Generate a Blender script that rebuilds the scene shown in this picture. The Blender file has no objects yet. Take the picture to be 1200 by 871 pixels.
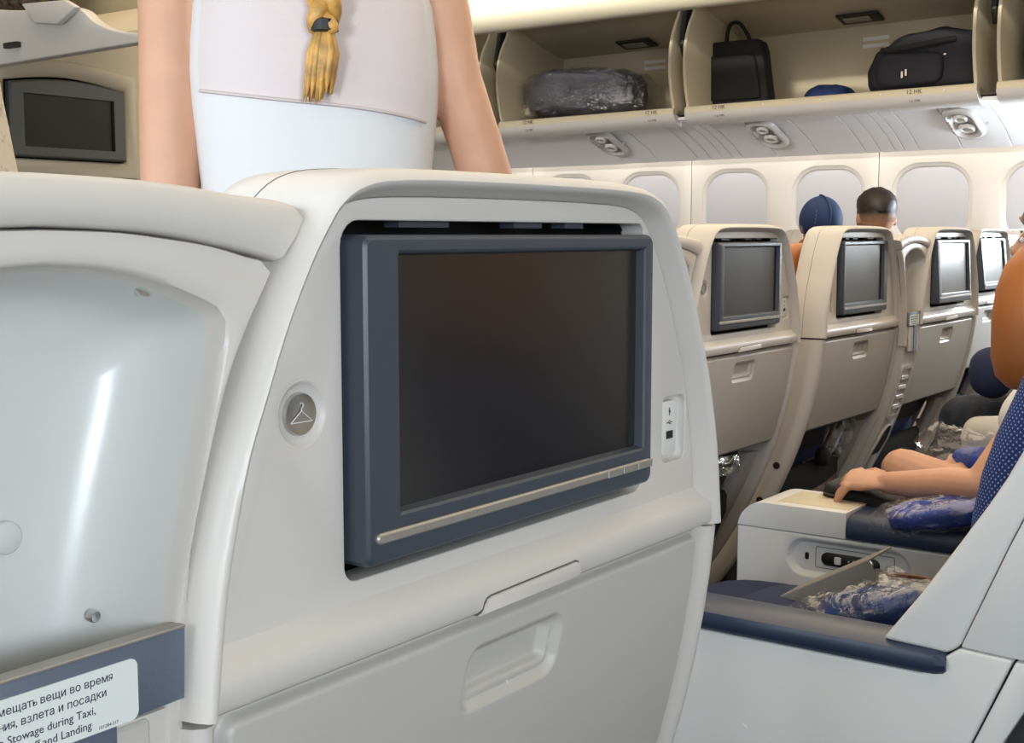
import bpy, bmesh, math, random
from mathutils import Vector, Matrix, noise
random.seed(7)
SC = bpy.context.scene
COL = SC.collection
PI = math.pi
# ---------------------------------------------------------------- camera, world, lights, exposure
cam = bpy.data.cameras.new('camera'); cam.sensor_width = 36.0; cam.lens = 45.0; cam.clip_start = 0.02
cam.dof.use_dof = False
cam_o = bpy.data.objects.new('camera', cam); COL.objects.link(cam_o)
cam_o.location = (0, 0, 1.2)
cam_o.rotation_euler = (math.radians(90 - 6.107), 0, -math.radians(54.15))
SC.camera = cam_o
SC.view_settings.view_transform = 'Standard'; SC.view_settings.look = 'None'
SC.view_settings.gamma = 1.0; SC.view_settings.use_curve_mapping = False
SC.view_settings.exposure = 0.75
SC.cycles.use_denoising = True
SC.cycles.max_bounces = 8; SC.cycles.transparent_max_bounces = 12
SC.cycles.caustics_reflective = False; SC.cycles.caustics_refractive = False
SC.cycles.sample_clamp_indirect = 4.0
W = bpy.data.worlds.new('world'); SC.world = W; W.use_nodes = True
W.node_tree.nodes['Background'].inputs[0].default_value = (1.0, 0.95, 0.88, 1)
W.node_tree.nodes['Background'].inputs[1].default_value = 0.30

def area(name, loc, target, sx, sy, power, color, spread=180):
    l = bpy.data.lights.new(name, 'AREA'); l.shape = 'RECTANGLE'; l.size = sx; l.size_y = sy
    l.energy = power; l.color = color; l.spread = math.radians(spread)
    o = bpy.data.objects.new(name, l); COL.objects.link(o); o.location = loc
    z = (Vector(loc) - Vector(target)).normalized()
    y = Vector((0, 1, 0)) - z * z.y; y.normalize(); x = y.cross(z)     # long side runs along the cabin
    o.rotation_euler = Matrix((x, y, z)).transposed().to_euler()
    return o
DAY = (0.78, 0.89, 1.0); WARM = (1.0, 0.82, 0.60)
for yy, zz, tx, ty, pw in ((-1.48, 1.36, 0.9, 0.5, 13.0), (-0.95, 1.36, 0.9, 0.5, 8.5), (0.64, 1.36, 1.7, 0.75, 8.0), (1.17, 1.36, 1.7, 0.70, 2.0), (1.70, 1.36, 1.7, 0.75, 3.5), (2.23, 1.36, 1.7, 0.8, 3.5)):   # daylight through the windows on the camera's side
    area('window_daylight', (-0.44, yy, zz), (tx, ty, 0.75), 0.40, 0.30, pw, DAY)
area('window_daylight_aft', (6.14, 1.02, 1.36), (4.9, 1.20, 1.0), 0.34, 0.34, 22.0, DAY)
area('ceiling_lamp', (2.9, 1.2, 2.42), (2.9, 1.2, 0), 3.6, 3.2, 38.0, WARM)
area('cove_lamp', (4.15, 2.4, 2.50), (5.10, 2.4, 2.38), 0.06, 5.2, 16.0, (1.0, 0.92, 0.76), 22)
area('service_panel_fill', (3.95, 2.2, 1.80), (5.8, 2.2, 1.50), 0.10, 5.4, 3.4, (1.0, 0.95, 0.88), 34)  # unseen fill lamp, added to brighten the service panels under the right bins
area('sidewall_lamp', (6.10, 2.9, 1.665), (6.19, 2.9, 1.2), 0.05, 5.4, 3.6, (1.0, 0.92, 0.80))

# ---------------------------------------------------------------- materials
def mat(name, col, rough=0.5, metal=0.0, noise_scale=0.0, noise_amt=0.0, bump=0.0, bump_scale=200.0, spec=0.5, emit=None, estr=0.0, coat=0.0, alpha=1.0):
    m = bpy.data.materials.new(name); m.use_nodes = True
    nt = m.node_tree; b = nt.nodes['Principled BSDF']
    b.inputs['Base Color'].default_value = (*col, 1); b.inputs['Roughness'].default_value = rough
    b.inputs['Metallic'].default_value = metal; b.inputs['Specular IOR Level'].default_value = spec
    b.inputs['Coat Weight'].default_value = coat; b.inputs['Alpha'].default_value = alpha
    if emit: b.inputs['Emission Color'].default_value = (*emit, 1); b.inputs['Emission Strength'].default_value = estr
    tc = None
    if noise_amt or bump: tc = nt.nodes.new('ShaderNodeTexCoord')
    if noise_amt:
        n = nt.nodes.new('ShaderNodeTexNoise'); n.inputs['Scale'].default_value = noise_scale; n.inputs['Detail'].default_value = 4
        r = nt.nodes.new('ShaderNodeValToRGB')
        r.color_ramp.elements[0].position = 0.3; r.color_ramp.elements[1].position = 0.7
        r.color_ramp.elements[0].color = (*[max(0, c * (1 - noise_amt)) for c in col], 1)
        r.color_ramp.elements[1].color = (*[min(1, c * (1 + noise_amt)) for c in col], 1)
        nt.links.new(tc.outputs['Object'], n.inputs['Vector']); nt.links.new(n.outputs['Fac'], r.inputs['Fac'])
        nt.links.new(r.outputs['Color'], b.inputs['Base Color'])
    if bump:
        n2 = nt.nodes.new('ShaderNodeTexNoise'); n2.inputs['Scale'].default_value = bump_scale; n2.inputs['Detail'].default_value = 2
        bp = nt.nodes.new('ShaderNodeBump'); bp.inputs['Strength'].default_value = bump; bp.inputs['Distance'].default_value = 0.001
        nt.links.new(tc.outputs['Object'], n2.inputs['Vector']); nt.links.new(n2.outputs['Fac'], bp.inputs['Height'])
        nt.links.new(bp.outputs['Normal'], b.inputs['Normal'])
    return m
M = {}
M['shell'] = mat('seat_plastic', (0.605, 0.568, 0.53), 0.42, bump=0.05, bump_scale=900)
M['tray'] = mat('tray_plastic', (0.50, 0.475, 0.44), 0.45, bump=0.05, bump_scale=900)
M['white'] = mat('white_plastic', (0.70, 0.70, 0.68), 0.38, bump=0.04, bump_scale=700)
M['pocket'] = mat('pocket_plastic', (0.62, 0.62, 0.60), 0.25, bump=0.03, bump_scale=700)
M['bezel'] = mat('bezel_slate', (0.046, 0.055, 0.073), 0.42, bump=0.08, bump_scale=1500)
M['black'] = mat('black_plastic', (0.006, 0.006, 0.007), 0.5)
M['screen'] = mat('screen_glass', (0.004, 0.0035, 0.003), 0.24, spec=1.0)
M['strip'] = mat('strip_metal', (0.36, 0.335, 0.30), 0.42, metal=0.5)
M['steel'] = mat('brushed_steel', (0.62, 0.61, 0.60), 0.32, metal=1.0)
M['alu'] = mat('blue_grey_aluminium', (0.17, 0.20, 0.27), 0.45, metal=0.5, bump=0.15, bump_scale=500)
M['label'] = mat('label_paper', (0.72, 0.74, 0.72), 0.5)
M['ink'] = mat('label_ink', (0.02, 0.025, 0.05), 0.6)
M['navy'] = mat('navy_vinyl', (0.025, 0.038, 0.075), 0.36, bump=0.1, bump_scale=500)
M['navyfab'] = mat('navy_fabric', (0.015, 0.025, 0.07), 0.9, bump=0.4, bump_scale=800)
M['leather'] = mat('tan_leather', (0.42, 0.135, 0.028), 0.48, noise_scale=9, noise_amt=0.18, bump=0.2, bump_scale=260)
M['brownleather'] = mat('brown_leather', (0.22, 0.06, 0.015), 0.5, bump=0.2, bump_scale=260)
M['darkfab'] = mat('dark_fabric', (0.012, 0.013, 0.017), 0.85, bump=0.3, bump_scale=400)
M['carpet'] = mat('carpet', (0.02, 0.022, 0.03), 0.95, noise_scale=60, noise_amt=0.4, bump=0.6, bump_scale=300)
M['bin'] = mat('bin_cream', (0.62, 0.545, 0.40), 0.5, bump=0.05, bump_scale=300)
M['binwhite'] = mat('bin_lip_white', (0.66, 0.64, 0.61), 0.4)
M['wallp'] = mat('wall_panel', (0.74, 0.71, 0.66), 0.5, bump=0.05, bump_scale=500)
M['psu'] = mat('service_panel', (0.84, 0.83, 0.84), 0.45, bump=0.05, bump_scale=500)
M['psuunit'] = mat('service_unit', (0.55, 0.53, 0.51), 0.35)
M['shade'] = mat('window_shade', (0.57, 0.58, 0.63), 0.5, bump=0.1, bump_scale=400)
M['ceil'] = mat('ceiling_panel', (0.80, 0.75, 0.62), 0.5)
M['seam'] = mat('seam_dark', (0.10, 0.095, 0.09), 0.8)
M['bulk'] = mat('bulkhead_laminate', (0.56, 0.50, 0.38), 0.55, bump=0.05, bump_scale=300)
M['blackbag'] = mat('black_nylon', (0.007, 0.007, 0.009), 0.75, bump=0.5, bump_scale=350)
M['navybag'] = mat('navy_nylon', (0.009, 0.010, 0.018), 0.7, bump=0.5, bump_scale=350)
M['skin'] = mat('skin', (0.62, 0.335, 0.215), 0.5, noise_scale=14, noise_amt=0.07)
M['skin2'] = mat('skin_tan', (0.50, 0.27, 0.165), 0.5, noise_scale=14, noise_amt=0.07)
for k in ('skin', 'skin2'):
    b = M[k].node_tree.nodes['Principled BSDF']; b.inputs['Subsurface Weight'].default_value = 0.08
    b.inputs['Subsurface Radius'].default_value = (0.012, 0.005, 0.003); b.inputs['Subsurface Scale'].default_value = 0.5
M['nail'] = mat('nail_polish', (0.68, 0.42, 0.40), 0.2)
M['lip'] = mat('lips', (0.45, 0.14, 0.12), 0.45)
M['eye'] = mat('eye_white', (0.8, 0.8, 0.78), 0.2)
M['hairdark'] = mat('hair_dark', (0.020, 0.012, 0.009), 0.5, noise_scale=60, noise_amt=0.5, bump=0.8, bump_scale=160)
M['hairbrown'] = mat('hair_brown', (0.06, 0.026, 0.014), 0.45, noise_scale=60, noise_amt=0.5, bump=0.8, bump_scale=160)
M['blond'] = mat('hair_blond', (0.55, 0.30, 0.075), 0.45, noise_scale=50, noise_amt=0.35, bump=0.9, bump_scale=180)
M['cap'] = mat('blue_cap', (0.010, 0.035, 0.13), 0.75, bump=0.5, bump_scale=500)
M['orange'] = mat('orange_top', (0.30, 0.095, 0.016), 0.75, bump=0.3, bump_scale=300)
M['whitecloth'] = mat('white_cotton', (0.70, 0.69, 0.68), 0.8, bump=0.3, bump_scale=250)
M['sheer'] = mat('sheer_yoke', (0.66, 0.58, 0.57), 0.8, bump=0.3, bump_scale=500)
M['seamcloth'] = mat('seam_cloth', (0.58, 0.50, 0.48), 0.85)
M['jeans'] = mat('dark_denim', (0.022, 0.028, 0.042), 0.9, noise_scale=26, noise_amt=0.55, bump=0.5, bump_scale=500)
M['greyfab'] = mat('grey_fabric', (0.45, 0.43, 0.40), 0.9, bump=0.3, bump_scale=400)
M['bluepillow'] = mat('blue_pillow', (0.012, 0.045, 0.30), 0.8, noise_scale=18, noise_amt=0.35, bump=0.3, bump_scale=300)
M['blueblanket'] = mat('blue_blanket', (0.02, 0.045, 0.16), 0.85, noise_scale=20, noise_amt=0.35, bump=0.4, bump_scale=300)
M['greyblue'] = mat('greyblue_blanket', (0.06, 0.065, 0.12), 0.85, noise_scale=9, noise_amt=0.6, bump=0.4, bump_scale=300)
M['greybox'] = mat('grey_board', (0.22, 0.205, 0.18), 0.5)
M['paper'] = mat('paper_white', (0.75, 0.74, 0.72), 0.5)
M['cover'] = mat('magazine_cover', (0.09, 0.03, 0.015), 0.35, noise_scale=40, noise_amt=0.9)
M['tan'] = mat('tan_pouch', (0.36, 0.13, 0.04), 0.55, noise_scale=25, noise_amt=0.3, bump=0.4, bump_scale=150)
M['brown'] = mat('brown_band', (0.20, 0.075, 0.03), 0.4)
M['lens'] = mat('lamp_lens', (0.30, 0.28, 0.24), 0.15)
M['dark'] = mat('dark_recess', (0.02, 0.019, 0.018), 0.6)
M['brownbag'] = mat('brown_fur', (0.07, 0.05, 0.035), 0.95, noise_scale=70, noise_amt=0.8, bump=1.0, bump_scale=120)
M['bulkbezel'] = mat('grey_bezel', (0.075, 0.08, 0.078), 0.4)
M['daylight'] = mat('daylight_pane', (0.9, 0.95, 1.0), 0.5, emit=(0.86, 0.94, 1.0), estr=7.0)

def dotted():
    m = mat('blue_dotted_fabric', (0.014, 0.035, 0.16), 0.85, bump=0.4, bump_scale=700)
    nt = m.node_tree; b = nt.nodes['Principled BSDF']
    tc = nt.nodes.new('ShaderNodeTexCoord'); sep = nt.nodes.new('ShaderNodeSeparateXYZ'); nt.links.new(tc.outputs['Object'], sep.inputs[0])
    def wave(sock, f):
        mu = nt.nodes.new('ShaderNodeMath'); mu.operation = 'MULTIPLY'; mu.inputs[1].default_value = f; nt.links.new(sock, mu.inputs[0])
        s = nt.nodes.new('ShaderNodeMath'); s.operation = 'SINE'; nt.links.new(mu.outputs[0], s.inputs[0]); return s
    add = nt.nodes.new('ShaderNodeMath'); add.operation = 'ADD'; nt.links.new(sep.outputs[0], add.inputs[0]); nt.links.new(sep.outputs[1], add.inputs[1])
    a1 = nt.nodes.new('ShaderNodeMath'); a1.operation = 'ADD'; nt.links.new(add.outputs[0], a1.inputs[0]); nt.links.new(sep.outputs[2], a1.inputs[1])
    a2 = nt.nodes.new('ShaderNodeMath'); a2.operation = 'SUBTRACT'; nt.links.new(add.outputs[0], a2.inputs[0]); nt.links.new(sep.outputs[2], a2.inputs[1])
    w1 = wave(a1.outputs[0], 700); w2 = wave(a2.outputs[0], 700)
    p = nt.nodes.new('ShaderNodeMath'); p.operation = 'MINIMUM'; nt.links.new(w1.outputs[0], p.inputs[0]); nt.links.new(w2.outputs[0], p.inputs[1])
    g = nt.nodes.new('ShaderNodeMath'); g.operation = 'GREATER_THAN'; g.inputs[1].default_value = 0.45; nt.links.new(p.outputs[0], g.inputs[0])
    mx = nt.nodes.new('ShaderNodeMix'); mx.data_type = 'RGBA'; mx.inputs['A'].default_value = (0.014, 0.035, 0.16, 1); mx.inputs['B'].default_value = (0.30, 0.36, 0.52, 1)
    nt.links.new(g.outputs[0], mx.inputs['Factor']); nt.links.new(mx.outputs['Result'], b.inputs['Base Color'])
    return m
M['dotted'] = dotted()
def film(name, tint, a):
    """thin crumpled plastic film: mostly see-through, with sharp glints"""
    m = bpy.data.materials.new(name); m.use_nodes = True; nt = m.node_tree; nt.nodes.clear()
    out = nt.nodes.new('ShaderNodeOutputMaterial'); tr = nt.nodes.new('ShaderNodeBsdfTransparent'); gl = nt.nodes.new('ShaderNodeBsdfGlossy')
    df = nt.nodes.new('ShaderNodeBsdfDiffuse'); df.inputs[0].default_value = (*tint, 1)
    gl.inputs['Roughness'].default_value = 0.10; gl.inputs[0].default_value = (1, 1, 1, 1)
    lw = nt.nodes.new('ShaderNodeLayerWeight'); lw.inputs[0].default_value = 0.35
    mp = nt.nodes.new('ShaderNodeMapRange'); mp.inputs[3].default_value = a; mp.inputs[4].default_value = 0.34; nt.links.new(lw.outputs['Facing'], mp.inputs[0])
    mx = nt.nodes.new('ShaderNodeMixShader'); mx2 = nt.nodes.new('ShaderNodeMixShader'); mx2.inputs[0].default_value = 0.06
    nt.links.new(gl.outputs[0], mx2.inputs[1]); nt.links.new(df.outputs[0], mx2.inputs[2])
    nt.links.new(mp.outputs[0], mx.inputs[0]); nt.links.new(tr.outputs[0], mx.inputs[1]); nt.links.new(mx2.outputs[0], mx.inputs[2])
    tc = nt.nodes.new('ShaderNodeTexCoord'); n = nt.nodes.new('ShaderNodeTexNoise'); n.inputs['Scale'].default_value = 55; n.inputs['Detail'].default_value = 3
    bp = nt.nodes.new('ShaderNodeBump'); bp.inputs['Strength'].default_value = 0.9; bp.inputs['Distance'].default_value = 0.01
    nt.links.new(tc.outputs['Object'], n.inputs['Vector']); nt.links.new(n.outputs['Fac'], bp.inputs['Height']); nt.links.new(bp.outputs[0], gl.inputs['Normal'])
    nt.links.new(mx.outputs[0], out.inputs[0]); return m
M['cloudyfilm'] = film('cloudy_film', (0.75, 0.74, 0.74), 0.16)
M['film'] = film('clear_film', (0.7, 0.7, 0.7), 0.05)

# ---------------------------------------------------------------- mesh helpers
class MB:
    def __init__(s): s.v = []; s.f = []
    def add(s, verts, faces):
        o = len(s.v); s.v += [tuple(p) for p in verts]; s.f += [tuple(i + o for i in f) for f in faces]; return s
    def box(s, c, d, rot=None):
        x, y, z = [k / 2 for k in d]
        p = [Vector((a * x, b * y, e * z)) for a in (-1, 1) for b in (-1, 1) for e in (-1, 1)]
        if rot is not None: p = [rot @ q for q in p]
        p = [q + Vector(c) for q in p]
        return s.add(p, [(0, 1, 3, 2), (4, 6, 7, 5), (0, 4, 5, 1), (2, 3, 7, 6), (0, 2, 6, 4), (1, 5, 7, 3)])
    def loft(s, loops, cyc=True, cap0=False, cap1=False):
        n = len(loops[0]); vs = [p for l in loops for p in l]; fs = []
        for i in range(len(loops) - 1):
            for j in range(n if cyc else n - 1):
                k = (j + 1) % n
                fs.append((i * n + j, i * n + k, (i + 1) * n + k, (i + 1) * n + j))
        if cap0: fs.append(tuple(range(n))[::-1])
        if cap1: fs.append(tuple(range((len(loops) - 1) * n, len(loops) * n)))
        return s.add(vs, fs)
    def tube(s, pts, rad, n=10, caps=True, flat=1.0, upv=None):
        pts = [Vector(p) for p in pts]
        if not hasattr(rad, '__len__'): rad = [rad] * len(pts)
        loops = []; prev = None
        for i, p in enumerate(pts):
            t = (pts[min(i + 1, len(pts) - 1)] - pts[max(i - 1, 0)]).normalized()
            u = prev if prev is not None else (Vector(upv) if upv else (Vector((0, 0, 1)) if abs(t.z) < 0.9 else Vector((1, 0, 0))))
            a = (u - t * u.dot(t)).normalized(); prev = a; b = t.cross(a)
            loops.append([p + a * (rad[i] * math.cos(2 * PI * k / n)) + b * (rad[i] * flat * math.sin(2 * PI * k / n)) for k in range(n)])
        return s.loft(loops, True, caps, caps)
    def limb(s, pts, rad, n=14, flat=1.0, upv=None):
        """tube with rounded ends"""
        pts = [Vector(p) for p in pts]; P = []; R = []
        t0 = (pts[0] - pts[1]).normalized(); t1 = (pts[-1] - pts[-2]).normalized()
        for k in (0.97, 0.8, 0.45): P.append(pts[0] + t0 * rad[0] * k); R.append(rad[0] * math.sqrt(1 - k * k))
        P += pts; R += list(rad)
        for k in (0.45, 0.8, 0.97): P.append(pts[-1] + t1 * rad[-1] * k); R.append(rad[-1] * math.sqrt(1 - k * k))
        return s.tube(P, R, n, True, flat, upv)
    def ball(s, c, r, n=16, m=10, e=1.0, rot=None):
        def sg(v): return math.copysign(abs(v) ** e, v)
        loops = []
        for i in range(m + 1):
            a = -PI / 2 + PI * i / m; a = max(-PI / 2 + 0.02, min(PI / 2 - 0.02, a))
            l = []
            for j in range(n):
                t = 2 * PI * j / n
                q = Vector((r[0] * sg(math.cos(a)) * sg(math.cos(t)), r[1] * sg(math.cos(a)) * sg(math.sin(t)), r[2] * sg(math.sin(a))))
                if rot is not None: q = rot @ q
                l.append(q + Vector(c))
            loops.append(l)
        return s.loft(loops, True, True, True)
    def lathe(s, prof, c, axis='y', n=28, cap=True):
        """prof: (radius, height) along the axis"""
        loops = []
        for r, h in prof:
            l = []
            for k in range(n):
                a = 2 * PI * k / n; u, w = r * math.cos(a), r * math.sin(a)
                l.append(Vector(c) + Vector({'y': (u, h, w), 'z': (u, w, h), 'x': (h, u, w)}[axis]))
            loops.append(l)
        return s.loft(loops, True, cap, cap)
    def prism(s, pts, a, b, plane='yz'):
        """2-D outline pushed from a to b along the remaining axis"""
        def m(p, t): return {'yz': (t, p[0], p[1]), 'xz': (p[0], t, p[1]), 'xy': (p[0], p[1], t)}[plane]
        return s.loft([[m(p, a) for p in pts], [m(p, b) for p in pts]], True, True, True)

def crom(pts, per=6, closed=False):
    n = len(pts); out = []
    for i in range(n if closed else n - 1):
        g = lambda k: Vector(pts[k % n]) if closed else Vector(pts[max(0, min(n - 1, k))])
        p0, p1, p2, p3 = g(i - 1), g(i), g(i + 1), g(i + 2)
        for k in range(per):
            t = k / per
            out.append(0.5 * ((2 * p1) + (p2 - p0) * t + (2 * p0 - 5 * p1 + 4 * p2 - p3) * t * t + (3 * p1 - p0 - 3 * p2 + p3) * t ** 3))
    if not closed: out.append(Vector(pts[-1]))
    return out
def rrect(cx, cy, w, h, r, n=6):
    out = []
    rs = r if hasattr(r, '__len__') else (r, r, r, r)
    for q, (sx, sy) in enumerate(((1, 1), (-1, 1), (-1, -1), (1, -1))):
        rr = rs[q]
        for k in range(n + 1):
            a = PI / 2 * (q + k / n)
            out.append((cx + sx * (w / 2 - rr) + rr * math.cos(a), cy + sy * (h / 2 - rr) + rr * math.sin(a)))
    return out

def finish(me, smooth=35):
    me.shade_smooth()
    if smooth < 180: me.set_sharp_from_angle(angle=math.radians(smooth))
def mesh_from(mb, name='mesh', bevel=None, smooth=35, merge=False, bang=30):
    bm = bmesh.new(); vs = [bm.verts.new(p) for p in mb.v]
    for f in mb.f:
        try: bm.faces.new([vs[i] for i in f])
        except ValueError: pass
    bmesh.ops.remove_doubles(bm, verts=bm.verts, dist=1e-6)
    bmesh.ops.recalc_face_normals(bm, faces=bm.faces)
    if bevel: bevel_bm(bm, bevel[0], bevel[1], bang)
    me = bpy.data.meshes.new(name); bm.to_mesh(me); bm.free(); finish(me, smooth); return me
def bevel_bm(bm, w, seg, bang=30):
    es = [e for e in bm.edges if len(e.link_faces) == 2 and e.calc_face_angle(0) > math.radians(bang)]
    bmesh.ops.bevel(bm, geom=es, offset=w, segments=seg, profile=0.5, affect='EDGES', clamp_overlap=True)
def boolean(me, cutters, bevel=None, smooth=35):
    """subtract the cutter shapes from a mesh; returns a new mesh"""
    a = bpy.data.objects.new('tmp', me); COL.objects.link(a); tmp = [a]
    for c in cutters:
        cm = mesh_from(c); co = bpy.data.objects.new('tmp_cut', cm); COL.objects.link(co); tmp.append(co)
        md = a.modifiers.new('b', 'BOOLEAN'); md.operation = 'DIFFERENCE'; md.object = co; md.solver = 'EXACT'
    dg = bpy.context.evaluated_depsgraph_get(); dg.update()
    r = bpy.data.meshes.new_from_object(a.evaluated_get(dg))
    for t in tmp: bpy.data.objects.remove(t)
    if bevel:
        bm = bmesh.new(); bm.from_mesh(r); bmesh.ops.remove_doubles(bm, verts=bm.verts, dist=1e-6)
        bmesh.ops.dissolve_limit(bm, angle_limit=math.radians(1), verts=bm.verts, edges=bm.edges)
        bevel_bm(bm, bevel[0], bevel[1]); bm.to_mesh(r); bm.free()
    finish(r, smooth); return r
def remesh(mb, voxel, smooth_it=4):
    me = mesh_from(mb); a = bpy.data.objects.new('tmp', me); COL.objects.link(a)
    md = a.modifiers.new('r', 'REMESH'); md.mode = 'VOXEL'; md.voxel_size = voxel; md.adaptivity = 0
    sm = a.modifiers.new('s', 'SMOOTH'); sm.factor = 0.5; sm.iterations = smooth_it
    dg = bpy.context.evaluated_depsgraph_get(); dg.update()
    r = bpy.data.meshes.new_from_object(a.evaluated_get(dg)); bpy.data.objects.remove(a); finish(r, 180); return r

def link(name, me, m, parent=None, loc=None, world=True):
    me.name = name
    if m is not None: me.materials.clear(); me.materials.append(m)
    o = bpy.data.objects.new(name, me); COL.objects.link(o)
    if parent is not None:
        o.parent = parent
        if world:                                  # vertices were given in world space
            root = parent
            off = Vector((0, 0, 0))
            while root is not None: off += root.location; root = root.parent
            me.transform(Matrix.Translation(-off))
    if loc: o.location = loc
    return o
def part(name, mb, m, parent, bevel=None, smooth=35, world=False, label=None, bang=30):
    o = link(name, mesh_from(mb, name, bevel, smooth, bang=bang), m, parent, world=world)
    if label: o['label'] = label
    return o
def thing(name, label, cat, loc, rz=0.0, group=None, kind=None):
    o = bpy.data.objects.new(name, None); COL.objects.link(o); o.location = loc; o.rotation_euler = (0, 0, rz); o.empty_display_size = 0.1
    return tag(o, label, cat, group, kind)
def tag(o, label=None, cat=None, group=None, kind=None):
    if label: o['label'] = label
    if cat: o['category'] = cat
    if group: o['group'] = group
    if kind: o['kind'] = kind
    return o
def dup(root, loc, rot=(0, 0, 0), label=None, scale=None):
    def cp(o, par):
        c = o.copy(); COL.objects.link(c)
        if par is not None: c.parent = par
        for ch in [k for k in o.children]: cp(ch, c)
        return c
    r = cp(root, None); r.location = loc; r.rotation_euler = rot
    if scale: r.scale = scale
    if label: r['label'] = label
    return r
def sstep(a, b, x):
    t = max(0.0, min(1.0, (x - a) / (b - a))); return t * t * (3 - 2 * t)
#SECTIONS
# ---------------------------------------------------------------- the cabin shell
floor = link('floor', mesh_from(MB().box((2.9, 1.5, -0.02), (7.4, 8.6, 0.04))), M['carpet']); tag(floor, kind='structure')

# right side wall: separate lining panels, each with two window openings
XW = 6.20
WINS = [4.59, 4.07, 3.55, 3.03, 2.52, 2.00, 1.48, 0.97, 0.44]
wall = thing('wall_right', None, None, (XW, 2.5, 0), kind='structure')
wprof = [(0.0, 0.02), (0.0, 1.0), (0.0, 1.60), (0.03, 1.72)]
def wall_panel(y0, y1, wins):
    mb = MB(); th = 0.03
    out = [(y0 + 0.0015, 0.02), (y1 - 0.0015, 0.02), (y1 - 0.0015, 1.74), (y0 + 0.0015, 1.74)]
    mb.prism(out, XW, XW + th)
    cut = []
    for y in wins:
        c = MB(); l = []
        for dx, g in ((-0.01, 0.012), (0.004, 0.004), (0.05, -0.004)):
            l.append([(XW + dx, a, b) for a, b in rrect(y, 1.345, 0.375 + 2 * g, 0.385 + 2 * g, (0.13 + g,) * 4, 8)])
        c.loft(l, True, True, True); cut.append(c)
    me = boolean(mesh_from(mb), cut, (0.006, 2))
    link('wall_panel', me, M['wallp'], wall)
edges = [5.36, 4.33, 3.29, 2.26, 1.235, 0.21]
for i in range(5):
    wall_panel(edges[i + 1], edges[i], [y for y in WINS if edges[i + 1] < y < edges[i]])
link('wall_backing', mesh_from(MB().box((XW + 0.055, 2.5, 0.9), (0.02, 6.0, 1.75))), M['wallp'], wall)
for i, y in enumerate(WINS):
    open_ = y < 1.2
    w = thing('window_%d' % (i + 1), None, None, (XW + 0.03, y, 1.345), kind='structure')
    # reveal funnel
    mb = MB(); l = []
    for dx, g in ((-0.024, 0.004), (-0.020, -0.008), (-0.014, -0.014), (0.006, -0.016)):
        l.append([(dx, a, b) for a, b in rrect(0, 0, 0.375 + 2 * g, 0.385 + 2 * g, (0.13 + g,) * 4, 8)])
    mb.loft(l, True); part('reveal', mb, M['wallp'], w, smooth=60)
    pane = MB().prism(rrect(0, 0, 0.355, 0.365, (0.12,) * 4, 8), 0.006, 0.012)
    if open_:
        part('pane', pane, M['daylight'], w)
    else:
        sh = MB(); l = []
        for dx, g in ((-0.012, 0.0), (-0.014, -0.012), (-0.015, -0.03)):
            l.append([(dx, a, b) for a, b in rrect(0, 0, 0.352 + 2 * g, 0.362 + 2 * g, (0.12 + g * 0.6,) * 4, 8)])
        sh.loft(l, True, True, True); part('window_shade', sh, M['shade'], w, smooth=60)
        hb = MB(); pts = [(-0.022 + 0.004 * math.sin(t), 0.075 * math.cos(t) * 1.0, -0.165 + 0.05 * math.sin(t) ** 0.8) for t in [PI * k / 14 for k in range(15)]]
        hb.tube(pts, 0.0065, 8); hb.box((-0.018, 0, -0.150), (0.012, 0.135, 0.05))
        part('shade_handle', hb, M['wallp'], w, bevel=(0.002, 2))
# overhead service panels between wall and bins, panel by panel
SY = [5.2, 4.62, 3.615, 3.403, 3.166, 3.095, 3.024, 2.971, 2.916, 2.73, 2.508, 2.269, 2.197, 2.126, 2.08, 2.011, 1.813, 1.591, 1.30, 0.9, 0.3]
trim = thing('trim_1', None, None, (5.8, 2.5, 1.66), kind='structure')
def psu_z(y): return 0.0 * y
PSP = [(5.54, 1.752), (5.64, 1.741), (5.78, 1.706), (5.92, 1.655), (6.03, 1.602), (6.05, 1.588)]
for i in range(len(SY) - 1):
    y0, y1 = SY[i + 1] + 0.0018, SY[i] - 0.0018
    dz = 0.006 * (2.5 - (y0 + y1) / 2)
    lo = [(x, z + dz) for x, z in PSP]; hi = [(x + 0.006, z + dz + 0.014) for x, z in PSP][::-1]
    mb = MB(); ring = lo + hi
    mb.loft([[(x, y0, z) for x, z in ring], [(x, y1, z) for x, z in ring]], True, True, True)
    part('service_panel', mb, M['psu'], trim, bevel=(0.0015, 1), world=True, bang=50)
bk = MB(); ring = [(x, z + 0.022) for x, z in PSP] + [(x + 0.01, z + 0.03) for x, z in PSP][::-1]
bk.loft([[(x, 0.2, z + 0.012) for x, z in ring], [(x, 5.2, z - 0.012) for x, z in ring]], True, True, True)
part('seam_backing', bk, M['seam'], trim, world=True)

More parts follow.
